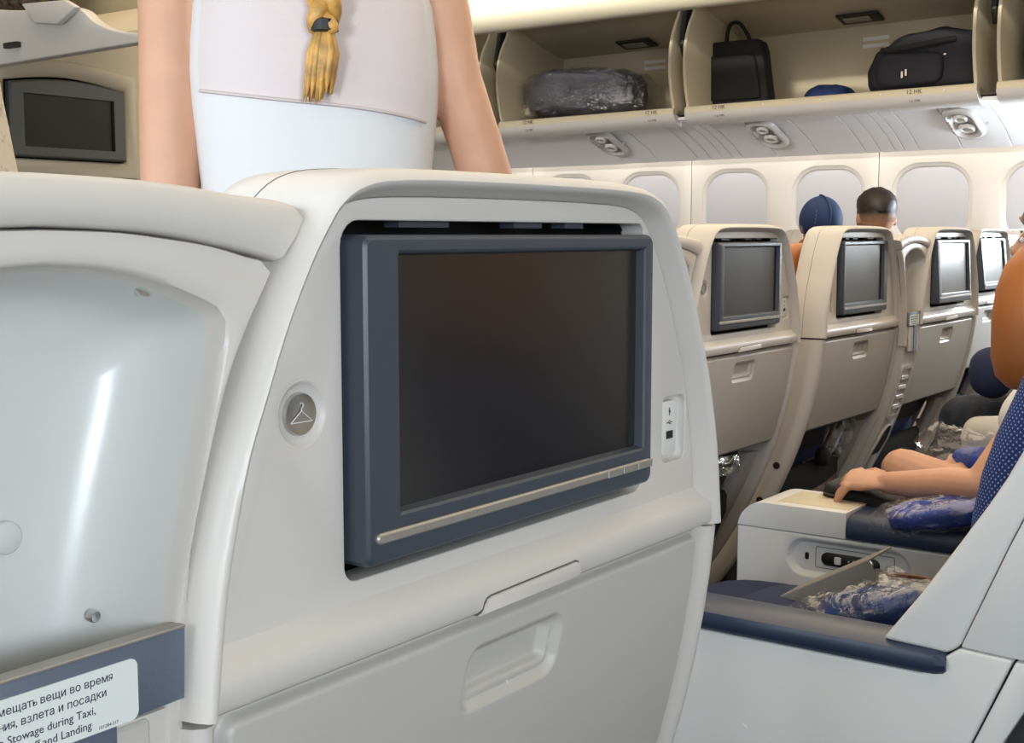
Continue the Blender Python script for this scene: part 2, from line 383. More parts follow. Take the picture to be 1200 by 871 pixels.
# passenger service units: oval reading-light and speaker pods
def service_unit(y, label, style):
    dz = 0.006 * (2.5 - y)
    t = thing('service_unit', label, 'reading light', (5.80, y, 1.685 + dz), group='service pods under the bins')
    sl = math.atan2(1.602 - 1.741, 6.03 - 5.64)
    R = Matrix.Rotation(-sl, 3, 'Y')
    def tf(p): return R @ Vector(p)
    mb = MB(); l = []
    for (w, h, r, z) in ((0.30, 0.15, 0.07, 0.006), (0.296, 0.146, 0.07, -0.008), (0.28, 0.132, 0.064, -0.016), (0.26, 0.112, 0.055, -0.018), (0.245, 0.098, 0.048, -0.010), (0.22, 0.08, 0.04, 0.004)):
        l.append([tf((a, b, z)) for a, b in rrect(0, 0, w, h, r, 7)])
    mb.loft(l, True, True, True); part('housing', mb, M['psuunit'], t, smooth=50)
    for k, (dx, r) in enumerate(((-0.062, 0.026), (0.045, 0.030))):
        n = MB(); prof = [(r * 1.25, -0.002), (r * 1.15, -0.014), (r, -0.018), (r * 0.75, -0.016), (r * 0.6, -0.006)]
        l = [[tf((dx + a * math.cos(2 * PI * q / 20), a * math.sin(2 * PI * q / 20), h)) for q in range(20)] for a, h in prof]
        n.loft(l, True, True, True); part('lamp' if k else 'nozzle', n, M['binwhite'], t, smooth=50)
        d = MB(); d.loft([[tf((dx + a * math.cos(2 * PI * q / 16), a * math.sin(2 * PI * q / 16), h)) for q in range(16)] for a, h in ((r * 0.6, -0.0125), (r * 0.3, -0.0155))], True, True, True)
        part('lamp_lens' if k else 'nozzle_tip', d, M['lens'], t)
    s = MB(); l = [[tf((0.0 + a * math.cos(2 * PI * q / 10), -0.10 + a * math.sin(2 * PI * q / 10), h)) for q in range(10)] for a, h in ((0.006, 0.0), (0.005, -0.011))]
    s.loft(l, True, True, True); part('screw', s, M['steel'], t)
    if style:
        for q in range(3):
            mk = MB().add([tf((-0.055 + 0.03 * q + a, 0.0575 + b, -0.0182)) for a, b in ((0, -0.006), (0.018, -0.006), (0.018, 0.004), (0, 0.004))], [(0, 1, 2, 3)])
            part('pictogram', mk, mat('pictogram_ink', (0.30, 0.33, 0.45) if style == 1 else (0.40, 0.26, 0.26), 0.6), t)
service_unit(3.575, 'oval service pod with small red pictogram, farthest forward of the pods', 2)
service_unit(2.668, 'oval service pod with blue pictograms below the black laptop bag', 1)
service_unit(1.735, 'oval service pod below the big dark travel bag, nearest of the pods', 2)

# outboard overhead bins (doors folded up out of sight)
def lipz(y): return -0.014 * (y - 1.55)
BP = [(5.505, 1.812), (5.53, 1.826), (5.56, 1.829)]            # lip top
def bin_unit(y0, y1, label, lamp=True):
    yc = (y0 + y1) / 2; dz = lipz(yc); L = y1 - y0
    t = thing('overhead_bin', label, 'overhead bin', (5.8, yc, 1.82 + dz), group='open overhead bins along the right side')
    t.rotation_euler = (math.atan(-0.014), 0, 0)
    h = L / 2
    # everything below is local: x from the bin centre line (5.8), z from the lip top
    fl = MB(); ring = [(-0.30, 0.0), (0.30, 0.0), (0.30, -0.02), (-0.22, -0.045), (-0.30, -0.03)]
    fl.loft([[(x, -h + 0.01, z) for x, z in ring], [(x, h - 0.01, z) for x, z in ring]], True, True, True)
    part('bin_floor', fl, M['bin'], t)
    part('back_wall', MB().box((0.315, 0, 0.185), (0.03, L - 0.02, 0.41)), M['bin'], t)
    rf = MB(); ring = [(0.33, 0.385), (0.20, 0.405), (0.0, 0.455), (-0.25, 0.54), (-0.25, 0.57), (0.0, 0.485), (0.20, 0.435), (0.33, 0.415)]
    rf.loft([[(x, -h + 0.01, z) for x, z in ring], [(x, h - 0.01, z) for x, z in ring]], True, True, True)
    part('bin_ceiling', rf, M['bin'], t)
    # end walls with rounded front edge
    front = [(-0.285, 0.0), (-0.295, 0.03), (-0.312, 0.09), (-0.325, 0.17), (-0.322, 0.26), (-0.305, 0.33), (-0.27, 0.40), (-0.23, 0.46), (-0.20, 0.55)]
    fr = [tuple(p) for p in crom([Vector((a, b, 0)) for a, b in front], 4)]
    out = [(p[0], p[1]) for p in fr] + [(0.33, 0.55), (0.33, -0.02), (-0.2, -0.02)]
    for s in (-1, 1):
        a, b = (s * (h - 0.006), s * (h - 0.022))
        part('end_wall', MB().prism(out, min(a, b), max(a, b), 'xz'), M['bin'], t, bevel=(0.004, 2))
    lp = MB(); ring = [(-0.25, 0.006), (-0.285, 0.007), (-0.298, 0.002), (-0.304, -0.012), (-0.302, -0.026)]
    lo = [(-0.302, -0.026), (-0.296, -0.042), (-0.28, -0.060), (-0.255, -0.074), (-0.22, -0.080)]
    r1 = ring + [(-0.28, -0.03), (-0.25, -0.01)]
    lp.loft([[(x, -h + 0.005, z) for x, z in r1], [(x, h - 0.005, z) for x, z in r1]], True, True, True)
    part('lip', lp, M['bin'], t, smooth=50)
    l2 = MB(); r2 = lo + [(-0.22, -0.05), (-0.27, -0.026)]
    l2.loft([[(x, -h + 0.003, z) for x, z in r2], [(x, h - 0.003, z) for x, z in r2]], True, True, True)
    part('lip_underside', l2, M['binwhite'], t, smooth=50)
    # hinge arms folded at both ends
    for s in (1,):
        hg = MB(); hg.prism([(-0.30, 0.30), (-0.27, 0.24), (-0.235, 0.25), (-0.20, 0.42), (-0.17, 0.56), (-0.24, 0.56)], s * (h + 0.004), s * (h + 0.028), 'xz')
        part('hinge_arm', hg, M['black'], t, bevel=(0.006, 2))
    nsc = max(3, int(L / 0.25))
    for k in range(nsc):
        part('screw', MB().lathe([(0.004, 0), (0.003, -0.002)], (-0.305, -h + (k + 0.5) * L / nsc, -0.012), 'x', 8), M['psu'], t)
    if lamp is not None:
        lm = MB(); Rl = Matrix.Rotation(math.radians(12), 3, 'Y')
        lm.box((0.16, lamp, 0.405), (0.11, 0.20, 0.012), Rl)
        la = part('bin_lamp', lm, M['dark'], t, bevel=(0.004, 2))
        part('lamp_lens', MB().box((0.158, lamp + 0.01, 0.399), (0.055, 0.13, 0.008), Rl), M['lens'], la, bevel=(0.003, 2))
        pl = MB(); pl.box((0.2985, lamp - 0.03, 0.325), (0.003, 0.13, 0.018)); pl.box((0.2985, lamp - 0.03, 0.292), (0.003, 0.13, 0.018))
        part('vent_sticker', pl, M['psu'], t)
    return t
binA = bin_unit(4.16, 5.25, 'overhead bin farthest forward, its opening mostly behind the woman in white', None)
binB = bin_unit(3.015, 4.065, 'open overhead bin holding a big film-wrapped blue bundle', -0.05)
binC = bin_unit(1.595, 2.965, 'wide open overhead bin holding a black laptop bag and a dark travel bag', 0.0)
binD = bin_unit(0.15, 1.525, 'open overhead bin cut off by the frame, a dark bag just inside', None)
def seat_row_text(parent, y, z, x, body, size, m):
    cu = bpy.data.curves.new('marking', 'FONT'); cu.body = body; cu.size = 1.0; cu.extrude = 0.012; cu.align_x = 'CENTER'
    o = bpy.data.objects.new('row_marking', cu); COL.objects.link(o)
    o.rotation_euler = (PI / 2, 0, -PI / 2); o.location = (x, y, z); o.scale = (size, size, size)
    bpy.context.view_layer.update()
    me = bpy.data.meshes.new_from_object(o.evaluated_get(bpy.context.evaluated_depsgraph_get())); me.transform(o.matrix_world); bpy.data.objects.remove(o)
    q = link('row_marking', me, m, parent, world=False); return q
for bn, y in ((binB, 0.33), (binC, 0.50), (binC, -0.42), (binB, -0.40)):
    seat_row_text(bn, y, -0.019, -0.3055, '12 HK', 0.026, M['seam'])
    seat_row_text(bn, y, -0.052, -0.2945, '12 HK', 0.020, M['seam'])

# ceiling: lit curved panel above the bins, and the arch over the cabin
ce = MB(); cp = crom([Vector(p) for p in ((5.27, 2.225, 0), (5.215, 2.203, 0), (5.165, 2.214, 0), (5.10, 2.27, 0), (5.03, 2.36, 0), (4.97, 2.47, 0), (4.93, 2.56, 0))], 4)
lo = [(p.x, p.y) for p in cp]; hi = [(p.x + 0.02, p.y + 0.03) for p in cp][::-1]
ring = lo + hi
ce.loft([[(x, -0.6, z + 0.02) for x, z in ring], [(x, 5.3, z - 0.02) for x, z in ring]], True, True, True)
cl = link('ceiling', mesh_from(ce), M['ceil']); tag(cl, kind='structure')
c2 = MB(); cp = crom([Vector(p) for p in ((4.95, 2.58, 0), (4.2, 2.60, 0), (3.6, 2.60, 0), (2.9, 2.58, 0), (1.9, 2.54, 0), (1.0, 2.46, 0), (0.0, 2.25, 0), (-0.45, 1.9, 0))], 4)
ring = [(p.x, p.y) for p in cp] + [(p.x, p.y + 0.03) for p in cp][::-1]
c2.loft([[(x, -2.0, z) for x, z in ring], [(x, 5.3, z) for x, z in ring]], True, True, True)
tag(link('ceiling', mesh_from(c2), M['ceil']), kind='structure')
# rear bulkhead and left wall complete the room behind the camera
tag(link('wall_back', mesh_from(MB().box((2.9, -2.4, 1.2), (7.4, 0.05, 2.5))), M['bulk']), kind='structure')
wl = MB().prism([(-2.4, 0.0), (5.3, 0.0), (5.3, 1.9), (-2.4, 1.9)], -0.52, -0.48)
wl_cut = [MB().prism(rrect(y, 1.345, 0.30, 0.38, (0.11,) * 4, 6), -0.6, -0.4) for y in (-1.48, -0.95, -0.42, 0.11, 0.64, 1.17, 1.70, 2.23)]
tag(link('wall_left', boolean(mesh_from(wl), wl_cut, (0.006, 2)), M['wallp']), kind='structure')
# forward bulkheads
fb = MB().box((2.55, 3.20, 1.2), (2.1, 0.06, 2.4)); tag(link('wall_front', mesh_from(fb, bevel=(0.01, 2)), M['bulk']), kind='structure')
fb2 = MB().box((5.3, 5.1, 1.2), (1.9, 0.06, 2.4)); tag(link('wall_front', mesh_from(fb2, bevel=(0.01, 2)), M['wallp']), kind='structure')
def bulk_monitor(loc, w, h, label, arch):
    t = thing('bulkhead_monitor', label, 'monitor', loc)
    # moulded surround with an arched top
    def outl(w, h, r, a, n=12):
        top = [(w / 2 - w * k / n, h / 2 + a * math.sin(PI * k / n)) for k in range(n + 1)]
        return top + [(-w / 2, -h / 2), (w / 2, -h / 2)]
    s = MB(); l = []
    for (g, y) in ((0.05, 0.0), (0.046, -0.010), (0.036, -0.014), (0.012, -0.008), (0.004, 0.0)):
        l.append([(x, y, z) for x, z in outl(w + 2 * g, h + 2 * g, 0, arch)])
    s.loft(l, True, True, True); part('surround', s, M['bulk'], t, smooth=40)
    b = MB(); l = []
    n = 12
    inner = [(w / 2 - 0.04 - (w - 0.08) * k / n, h / 2 - 0.028) for k in range(n + 1)] + [(-w / 2 + 0.04, -h / 2 + 0.028), (w / 2 - 0.04, -h / 2 + 0.028)]
    o = outl(w, h, 0, arch * 0.8); o2 = outl(w - 0.01, h - 0.01, 0, arch * 0.8)
    b.loft([[(x, 0.0, z) for x, z in o], [(x, -0.018, z) for x, z in o], [(x, -0.024, z) for x, z in o2], [(x, -0.024, z) for x, z in inner], [(x, -0.012, z) for x, z in inner]], True, True, True)
    part('bezel', b, M['bulkbezel'], t, smooth=30)
    part('screen', MB().box((0, -0.013, 0), (w - 0.08, 0.004, h - 0.056)), M['bulkscreen'], t)
M['bulkscreen'] = mat('bulk_screen', (0.02, 0.021, 0.012), 0.22)
bulk_monitor((2.235, 3.168, 1.512), 0.375, 0.20, 'grey wall monitor in the cream bulkhead by the woman\'s arm', 0.022)
bulk_monitor((5.60, 5.068, 1.64), 0.42, 0.20, 'small dark monitor far forward, seen between the woman\'s waist and arm', 0.0)

# centre overhead bin, swung open: white side panel with a swooping rim
t = thing('overhead_bin', 'opened centre bin with white swooping side panel and bare cream inside', 'overhead bin', (1.95, 2.6, 1.6))
rim = crom([Vector(p) for p in ((3.12, 1.775, 0), (3.00, 1.76, 0), (2.72, 1.714, 0), (2.58, 1.700, 0), (2.47, 1.697, 0), (2.41, 1.683, 0), (2.37, 1.655, 0), (2.30, 1.630, 0), (2.20, 1.614, 0), (2.05, 1.606, 0), (1.9, 1.604, 0))], 4)
ol = [(p.x, p.y) for p in rim] + [(1.9, 1.597), (2.2, 1.598), (2.72, 1.59), (3.12, 1.58)]
mb = MB(); n = len(ol)
def swing(y, z): return 1.75 - 0.02 * max(0, z - 1.6)
mb.loft([[(swing(y, z), y, z) for y, z in ol], [(swing(y, z) + 0.03, y, z) for y, z in ol]], True, True, True)
part('side_panel', mb, M['binwhite'], t, bevel=(0.008, 3), world=True)
ec = MB().prism([(2.60, 1.712), (2.44, 1.704), (2.40, 1.685), (2.47, 1.655), (2.55, 1.665)], 1.728, 1.745); part('end_cap', ec, M['binwhite'], t, bevel=(0.004, 2), world=True)
part('slot', MB().box((1.742, 2.66, 1.628), (0.012, 0.05, 0.012)), M['dark'], t, world=True)
bf = MB(); ring = [(1.755, 1.605), (1.80, 1.64), (1.95, 1.70), (2.46, 1.82), (2.46, 1.84), (1.95, 1.72), (1.80, 1.66), (1.755, 1.625)]
bf.loft([[(x, 2.05, z) for x, z in ring], [(x, 3.10, z) for x, z in ring]], True, True, True); part('bin_floor', bf, M['bin'], t, world=True)
part('inner_wall', MB().box((2.15, 2.6, 2.06), (0.03, 1.0, 0.60)), M['bin'], t, bevel=(0.01, 2), world=True)
hb = MB(); hb.prism([(2.62, 1.745), (2.60, 1.772), (2.56, 1.777), (2.46, 1.772), (2.42, 1.762), (2.43, 1.735), (2.49, 1.702), (2.54, 1.705)], 2.105, 2.135)
HB = part('hinge_bracket', hb, M['bin'], t, bevel=(0.003, 2), world=True)
for y, z, r in ((2.585, 1.757, 0.013), (2.44, 1.757, 0.012), (2.525, 1.763, 0.008), (2.515, 1.722, 0.013)):
    part('pivot_hole', MB().lathe([(r, 0), (r * 0.9, -0.004), (r * 0.5, -0.004)], (2.104, y, z), 'x', 14), M['dark'], HB, world=True)
t = thing('travel_bag', 'shaggy brown bag at the forward end of the opened centre bin', 'bag', (1.95, 2.95, 1.715))
mb = MB().ball((0, 0, 0.16), (0.12, 0.14, 0.16), 20, 14, 0.7)
mb.v = [tuple(Vector(p) * (1 + 0.06 * noise.noise(Vector(p) * 18))) for p in mb.v]
part('bag_body', mb, M['brownbag'], t); part('carry_handle', MB().tube([(0, 0.07 * math.cos(a), 0.30 + 0.06 * math.sin(a)) for a in [PI * k / 10 for k in range(11)]], 0.011, 8), M['brownbag'], t)
# ---------------------------------------------------------------- seats seen from behind
UP = [(0.2765, 0.945), (0.274, 0.965), (0.2695, 1.0), (0.262, 1.04), (0.252, 1.08), (0.240, 1.11), (0.2270, 1.14), (0.2140, 1.165), (0.2020, 1.185), (0.191, 1.20), (0.181, 1.211), (0.164, 1.2185), (0.14, 1.222), (0.09, 1.2235), (0.0, 1.2240)]
half = crom([Vector((x, z, 0)) for x, z in UP], 3)
PATH = [(-p.x, p.y) for p in half] + [(p.x, p.y) for p in half[::-1][1:]]       # left foot, over the top, right foot
def w_in(z):
    if z < 0.945: return 0.2765
    for a, b in zip(half, half[1:]):
        if a.y <= z <= b.y + 1e-6: return a.x + (b.x - a.x) * (z - a.y) / max(1e-6, b.y - a.y)
    return 0.0
def normals(path):
    out = []
    for i in range(len(path)):
        a, b = path[max(0, i - 1)], path[min(len(path) - 1, i + 1)]
        t = Vector((b[0] - a[0], b[1] - a[1])).normalized(); out.append((-t.y, t.x))
    return out
def yl(z):                                        # the back leans forward below the table hinge
    t = max(0.0, 0.945 - z); return 0.08 * t + 0.5 * t * t
def make_seat(label, group, rz_bar=0):
    t = thing('passenger_seat', label, 'aircraft seat', (0, 0, 0), 0, group)
    N = normals(PATH)
    # --- rounded outer shell with its side walls
    RIM = [(0.0, 0.004), (0.001, -0.001), (0.005, -0.007), (0.009, -0.0135), (0.013, -0.0175), (0.0165, -0.0185), (0.0205, -0.017), (0.025, -0.012), (0.028, -0.004), (0.0295, 0.006), (0.030, 0.03), (0.0303, 0.055), (0.0305, 0.08), (0.029, 0.100), (0.024, 0.106), (0.006, 0.106)]
    sh = MB(); loops = []
    for d, y in RIM:
        y *= (0.80 if y > 0.02 else 1)
        def kd(p, n): return d * (0.80 - 0.24 * sstep(1.0, 1.12, p[1]) * (1 - sstep(0.80, 0.98, n[1])) - 0.2 * sstep(0.80, 0.98, n[1]))
        loops.append([(p[0] + n[0] * kd(p, n), y, p[1] + n[1] * kd(p, n)) for p, n in zip(PATH, N)])
    sh.loft(loops, False)
    n = len(PATH); m = len(RIM)
    for e in (0, n - 1):
        sh.add([loops[k][e] for k in range(m)], [tuple(range(m))])
    part('upper_shell', sh, M['shell'], t, smooth=50)
    q_ = [(p, n_) for p, n_ in zip(PATH, N) if True]
    sl = MB(); sl.tube([(p[0] + n_[0] * 0.0301 * (0.80 - 0.24 * sstep(1.0, 1.12, p[1]) * (1 - sstep(0.80, 0.98, n_[1])) - 0.2 * sstep(0.80, 0.98, n_[1])), 0.046, p[1] + n_[1] * 0.0301 * (0.80 - 0.24 * sstep(1.0, 1.12, p[1]) * (1 - sstep(0.80, 0.98, n_[1])) - 0.2 * sstep(0.80, 0.98, n_[1]))) for p, n_ in q_], 0.00055, 6); part('shell_seam', sl, M['seam'], t)
    # --- panel round the monitor
    outl = [(p[0] * 0.9995, p[1]) for p in PATH if p[1] > 0.967]
    w0 = w_in(0.966)
    outl = [(-w0, 0.966)] + outl + [(w0, 0.966)]
    pl = MB().prism(outl, 0.0, 0.022, 'xz')
    cut1 = MB().prism(rrect(0.005, 1.100, 0.352, 0.217, (0.008, 0.016, 0.010, 0.010), 5), -0.05, 0.05, 'xz')
    cut2 = MB().lathe([(0.0198, -0.05), (0.0198, 0.05)], (-0.204, 0, 1.098), 'y', 40)
    cut3 = MB().prism(rrect(0.2345, 1.036, 0.040, 0.056, 0.008, 5), -0.05, 0.05, 'xz')
    me = boolean(mesh_from(pl), [cut1, cut2, cut3], (0.0028, 3)); link('monitor_surround', me, M['shell'], t, world=False)
    wl_ = MB(); wl_.loft([[(x, y, z) for x, z in rrect(0.005, 1.100, 0.354, 0.219, 0.012, 4)] for y in (0.020, 0.060)], True, False, True)
    part('recess_well', wl_, M['black'], t)
    for x0, ww in ((-0.085, 0.05), (0.03, 0.035), (0.09, 0.025)):
        part('clip_slot', MB().box((x0, 0.014, 1.2065), (ww, 0.012, 0.004)), M['bezel'], t)
    # --- ledge over the table
    lg = MB(); pr = [(0.004, 0.984), (-0.0005, 0.9785), (-0.006, 0.9715), (-0.0105, 0.968), (-0.0125, 0.965), (-0.013, 0.961), (-0.013, 0.950), (-0.011, 0.947), (-0.006, 0.946), (0.020, 0.946), (0.020, 0.984)]
    def lx(z): return w_in(max(0.945, z)) + 0.0078
    lg.loft([[(-lx(z), y, z) for y, z in pr], [(lx(z), y, z) for y, z in pr]], True, True, True)
    part('ledge', lg, M['shell'], t, smooth=40)
    la = [(0.066, 0.9475), (0.066, 0.954), (0.0645, 0.957), (0.061, 0.9585), (-0.043, 0.9565), (-0.047, 0.9553), (-0.0495, 0.9525), (-0.0515, 0.9490), (-0.054, 0.9472), (-0.058, 0.9465)]
    part('latch', MB().prism(la, -0.0155, -0.010, 'xz'), M['shell'], t, bevel=(0.0008, 2))
    part('latch_groove', MB().prism([(x * 1.02 + 0.0002, z + (0.0011 if z > 0.95 else 0)) for x, z in la], -0.01335, -0.010, 'xz'), M['seam'], t)
    # --- folding table with a moulded finger grip
    def axis(a, b, dense, step, coarse):
        xs = [a]
        while xs[-1] < b - 1e-6:
            x = xs[-1]
            st = step if any(p - 1e-6 <= x < q - 1e-6 for p, q in dense) else coarse
            nx = x + st
            for p, q in dense:
                if x < p - 1e-6 < nx: nx = p
            xs.append(min(b, nx))
        return xs
    XS = axis(-0.2735, 0.2735, [(-0.2735, -0.262), (-0.072, 0.072), (0.262, 0.2735)], 0.0012, 0.02)
    ZS = axis(0.690, 0.9405, [(0.69, 0.70), (0.864, 0.9405)], 0.0011, 0.016)
    def sdr(x, z, cx, cz, w, h, r):
        qx, qz = abs(x - cx) - w / 2 + r, abs(z - cz) - h / 2 + r
        return math.hypot(max(qx, 0), max(qz, 0)) + min(max(qx, qz), 0) - r
    def ty(x, z):
        y = yl(z) - 0.007
        e = -sdr(x, z, 0, 0.81525, 0.547, 0.2505, 0.012)
        y += 0.008 * (1 - sstep(0, 0.009, e)) ** 2
        xs_ = x - 0.06 * (z - 0.897) * 2            # the grip leans slightly
        d = -sdr(xs_, z, 0.0, 0.897, 0.112, 0.043, 0.0125)
        rim = sstep(-0.0035, 0.004, d)
        depth = 0.0055 * rim
        d2 = -sdr(xs_, z, 0.0, 0.8995, 0.100, 0.036, 0.010)
        up_ = sstep(0.8845, 0.8905, z)
        depth += 0.0075 * sstep(0.0, 0.007, d2) * up_
        depth += 0.0012 * (1 - abs(max(-1, min(1, (d - 0.0045) / 0.0009)))) * (1 if z < 0.905 and d < 0.0062 else 0)
        return y + depth
    tb = MB(); nx, nz = len(XS), len(ZS)
    fv = [(x, ty(x, z), z) for z in ZS for x in XS]; bv = [(x, yl(z) + 0.012, z) for z in (ZS[0], ZS[-1]) for x in (XS[0], XS[-1])]
    fs = [(j * nx + i, j * nx + i + 1, (j + 1) * nx + i + 1, (j + 1) * nx + i) for j in range(nz - 1) for i in range(nx - 1)]
    o = len(fv); fv += bv
    fs += [tuple([o] + [0 * nx + i for i in range(nx)] + [o + 1]), tuple([o + 3] + [(nz - 1) * nx + i for i in range(nx)][::-1] + [o + 2])]
    fs += [tuple([o + 2] + [j * nx for j in range(nz)][::-1] + [o]), tuple([o + 1] + [j * nx + nx - 1 for j in range(nz)] + [o + 3])]
    tb.add(fv, fs)
    tt = part('folding_table', tb, M['tray'], t, smooth=60)
    gm = MB(); gm.box((0.002, yl(0.879) - 0.0012, 0.8795), (0.0012, 0.001, 0.008), Matrix.Rotation(math.radians(-30), 3, 'Y'))
    part('grip_mark', gm, M['white'], tt)
    # --- beams that carry the table, down to the floor
    for s in (-1, 1):
        bmx = MB(); loops = []
        zs = [0.943, 0.93] + [0.9 - 0.04 * k for k in range(20)]
        for z in zs:
            y = yl(z); f = sstep(0.72, 0.60, z) if False else (1 - sstep(0.60, 0.70, z)); dep = 0.105 - 0.05 * f
            r = [(0.0, 0.012), (0.0015, 0.0), (0.006, -0.0085), (0.012, -0.0125), (0.018, -0.0125), (0.0245, -0.008), (0.0285, 0.0), (0.030, 0.02), (0.030, dep - 0.005), (0.026, dep), (0.0, dep)]
            loops.append([(s * (0.2767 + d * 0.8), y + yy, z) for d, yy in r])
        bmx.loft(loops, True, True, True); q = part('side_beam', bmx, M['shell'], t, smooth=50)
        for z in (0.60, 0.50):
            part('bolt', MB().lathe([(0.010, 0), (0.010, s * 0.002), (0.005, s * 0.002), (0.005, s * 0.0005)], (s * 0.3005, yl(z) + 0.025, z), 'x', 12), M['dark'], q)
        ib = MB(); loops = []
        for z in (0.66, 0.58, 0.50, 0.42, 0.34, 0.26):
            y = yl(z) + 0.02
            loops.append([(s * 0.2775, y, z), (s * 0.2775, y + 0.035, z), (s * 0.235, y + 0.04, z), (s * 0.235, y + 0.012, z)])
        ib.loft(loops, True, True, True); part('inner_bracket', ib, M['tray'], t, bevel=(0.004, 2))
    # --- literature pocket, seat pan and cushions
    pk = MB(); loops = []
    for z, y in ((0.552, 0.158), (0.557, 0.150), (0.556, 0.138), (0.545, 0.130), (0.50, 0.132), (0.42, 0.165), (0.34, 0.215)):
        loops.append([(x, y + 0.02 * (x / 0.23) ** 2, z + 0.008 * (1 - (x / 0.23) ** 2)) for x in [-0.233 + 0.0466 * k for k in range(11)]])
    pk.loft(loops, False); part('seat_pocket', pk, M['darkfab'], t, smooth=180)
    bk_ = MB(); loops = [[(-0.272, yl(z) + 0.075, z), (0.272, yl(z) + 0.075, z), (0.272, yl(z) + 0.095, z), (-0.272, yl(z) + 0.095, z)] for z in (0.93, 0.8, 0.65, 0.5, 0.38)]
    bk_.loft(loops, True, True, True); part('back_pan', bk_, M['dark'], t)
    part('seat_base', MB().box((0, 0.50, 0.2185), (0.50, 0.44, 0.403)), M['dark'], t, bevel=(0.02, 2))
    part('seat_cushion', MB().ball((0, 0.52, 0.45), (0.235, 0.28, 0.07), 24, 12, 0.35), M['navyfab'], t)
    bc = MB(); bc.loft([[(x, y, z) for x, y in rrect(0, 0.155 + yl(z) * 0.6, w, 0.09, 0.035, 4)] for z, w in ((0.47, 0.40), (0.55, 0.46), (0.8, 0.46), (0.98, 0.44), (1.03, 0.38))], True, True, True)
    part('back_cushion', bc, M['dotted'], t, smooth=60)
    hr = MB().ball((0, 0.17, 1.10), (0.15, 0.055, 0.095), 22, 12, 0.45); part('headrest', hr, M['leather'], t)
    # --- monitor
    mt = MB(); L = []
    W_, H_, cz, cx = 0.340, 0.199, 1.1005, 0.003
    for g, y, r in ((0.0, 0.034, 0.006), (0.0, -0.0095, 0.006), (-0.0010, -0.0125, 0.006), (-0.0030, -0.0145, 0.0055), (-0.0052, -0.015, 0.004)):
        L.append([(x, y, z) for x, z in rrect(cx, cz, W_ + 2 * g, H_ + 2 * g, r, 4)])
    sx, sz, sw, shh = cx + 0.008, cz + 0.0095, 0.290, 0.1545
    for g, y in ((0.0035, -0.015), (0.0018, -0.0135), (0.0, -0.0072)):
        L.append([(x, y, z) for x, z in rrect(sx, sz, sw + 2 * g, shh + 2 * g, 0.0015, 4)])
    mt.loft(L, True, True, False)
    mo = part('seat_monitor', mt, M['bezel'], t, smooth=22)
    part('screen', MB().box((sx, -0.0065, sz), (sw + 0.001, 0.002, shh + 0.001)), M['screen'], mo)
    st = MB(); L = []
    for g, y in ((0.0, -0.0145), (0.0, -0.0165), (-0.0012, -0.0178)):
        L.append([(x, y, z) for x, z in rrect(cx, 1.0185, 0.327 + 2 * g, 0.0068 + 2 * g, 0.0032 + g * 0.9, 4)])
    st.loft(L, True, True, True); part('light_strip', st, M['strip'], mo, smooth=40)
    for k in range(3):
        part('button', MB().box((cx + 0.108 + 0.0225 * k, -0.0178, 1.0185), (0.0215, 0.0012, 0.0060)), M['strip'], mo, bevel=(0.0004, 1))
    # --- coat hook button
    hk = MB().lathe([(0.0205, 0.0), (0.0195, -0.0002), (0.0182, 0.0012), (0.0160, 0.0030), (0.0125, 0.0036)], (-0.204, 0, 1.098), 'y', 40, False)
    H = part('coat_hook', hk, M['shell'], t, smooth=60)
    part('hook_disc', MB().lathe([(0.0124, 0.006), (0.0124, 0.0018), (0.0119, 0.0010), (0.0112, 0.0012), (0.004, 0.0016)], (-0.204, 0, 1.098), 'y', 36), M['steel'], H, smooth=30, label='brushed metal disc with a raised hanger')
    c = Vector((-0.204, 0.0010, 1.0965))
    hg = MB(); hg.tube([c + Vector((-0.0085, 0, -0.003)), c + Vector((0, 0, 0.0035)), c + Vector((0.0085, 0, -0.003)), c + Vector((-0.0085, 0, -0.003))], 0.00042, 6)
    hg.tube([c + Vector((0, 0, 0.0035)), c + Vector((0, 0, 0.0052))] + [c + Vector((0.0014 * math.sin(a), 0, 0.0066 - 0.0014 * math.cos(a))) for a in [0.3 + 0.45 * k for k in range(9)]], 0.00042, 6)
    part('hanger_emblem', hg, M['white'], H)
    # --- USB socket
    us = MB(); L = []
    for g, y in ((0.0, 0.0022), (-0.001, 0.006), (-0.003, 0.0085)):
        L.append([(x, y, z) for x, z in rrect(0.2345, 1.036, 0.0405 + 2 * g, 0.0565 + 2 * g, 0.008 + g, 5)])
    us.loft(L, True, False, True); U = part('usb_socket', us, M['shell'], t, smooth=60)
    part('socket_plate', MB().prism(rrect(0.2305, 1.037, 0.0235, 0.046, 0.003, 4), 0.002, 0.009, 'xz'), M['white'], U, bevel=(0.0006, 2))
    part('usb_port', MB().box((0.2305, 0.0018, 1.031), (0.0105, 0.001, 0.0066)), M['black'], U)
    mk = MB(); mk.prism([(0.2305, 1.0545), (0.2290, 1.0505), (0.2303, 1.0505), (0.2298, 1.0475), (0.2318, 1.0515), (0.2306, 1.0515)], 0.0014, 0.0020, 'xz')
    part('charge_mark', mk, M['ink'], U)
    um = MB(); um.tube([(0.2265, 0.0018, 1.0415), (0.2350, 0.0018, 1.0415)], 0.00035, 5); um.tube([(0.2285, 0.0018, 1.0415), (0.2300, 0.0018, 1.0430), (0.2325, 0.0018, 1.0430)], 0.0003, 5); um.tube([(0.2295, 0.0018, 1.0415), (0.2305, 0.0018, 1.0402), (0.2330, 0.0018, 1.0402)], 0.0003, 5)
    um.ball((0.2262, 0.0017, 1.0415), (0.0008, 0.0003, 0.0008), 8, 5)
    part('usb_mark', um, M['ink'], U)
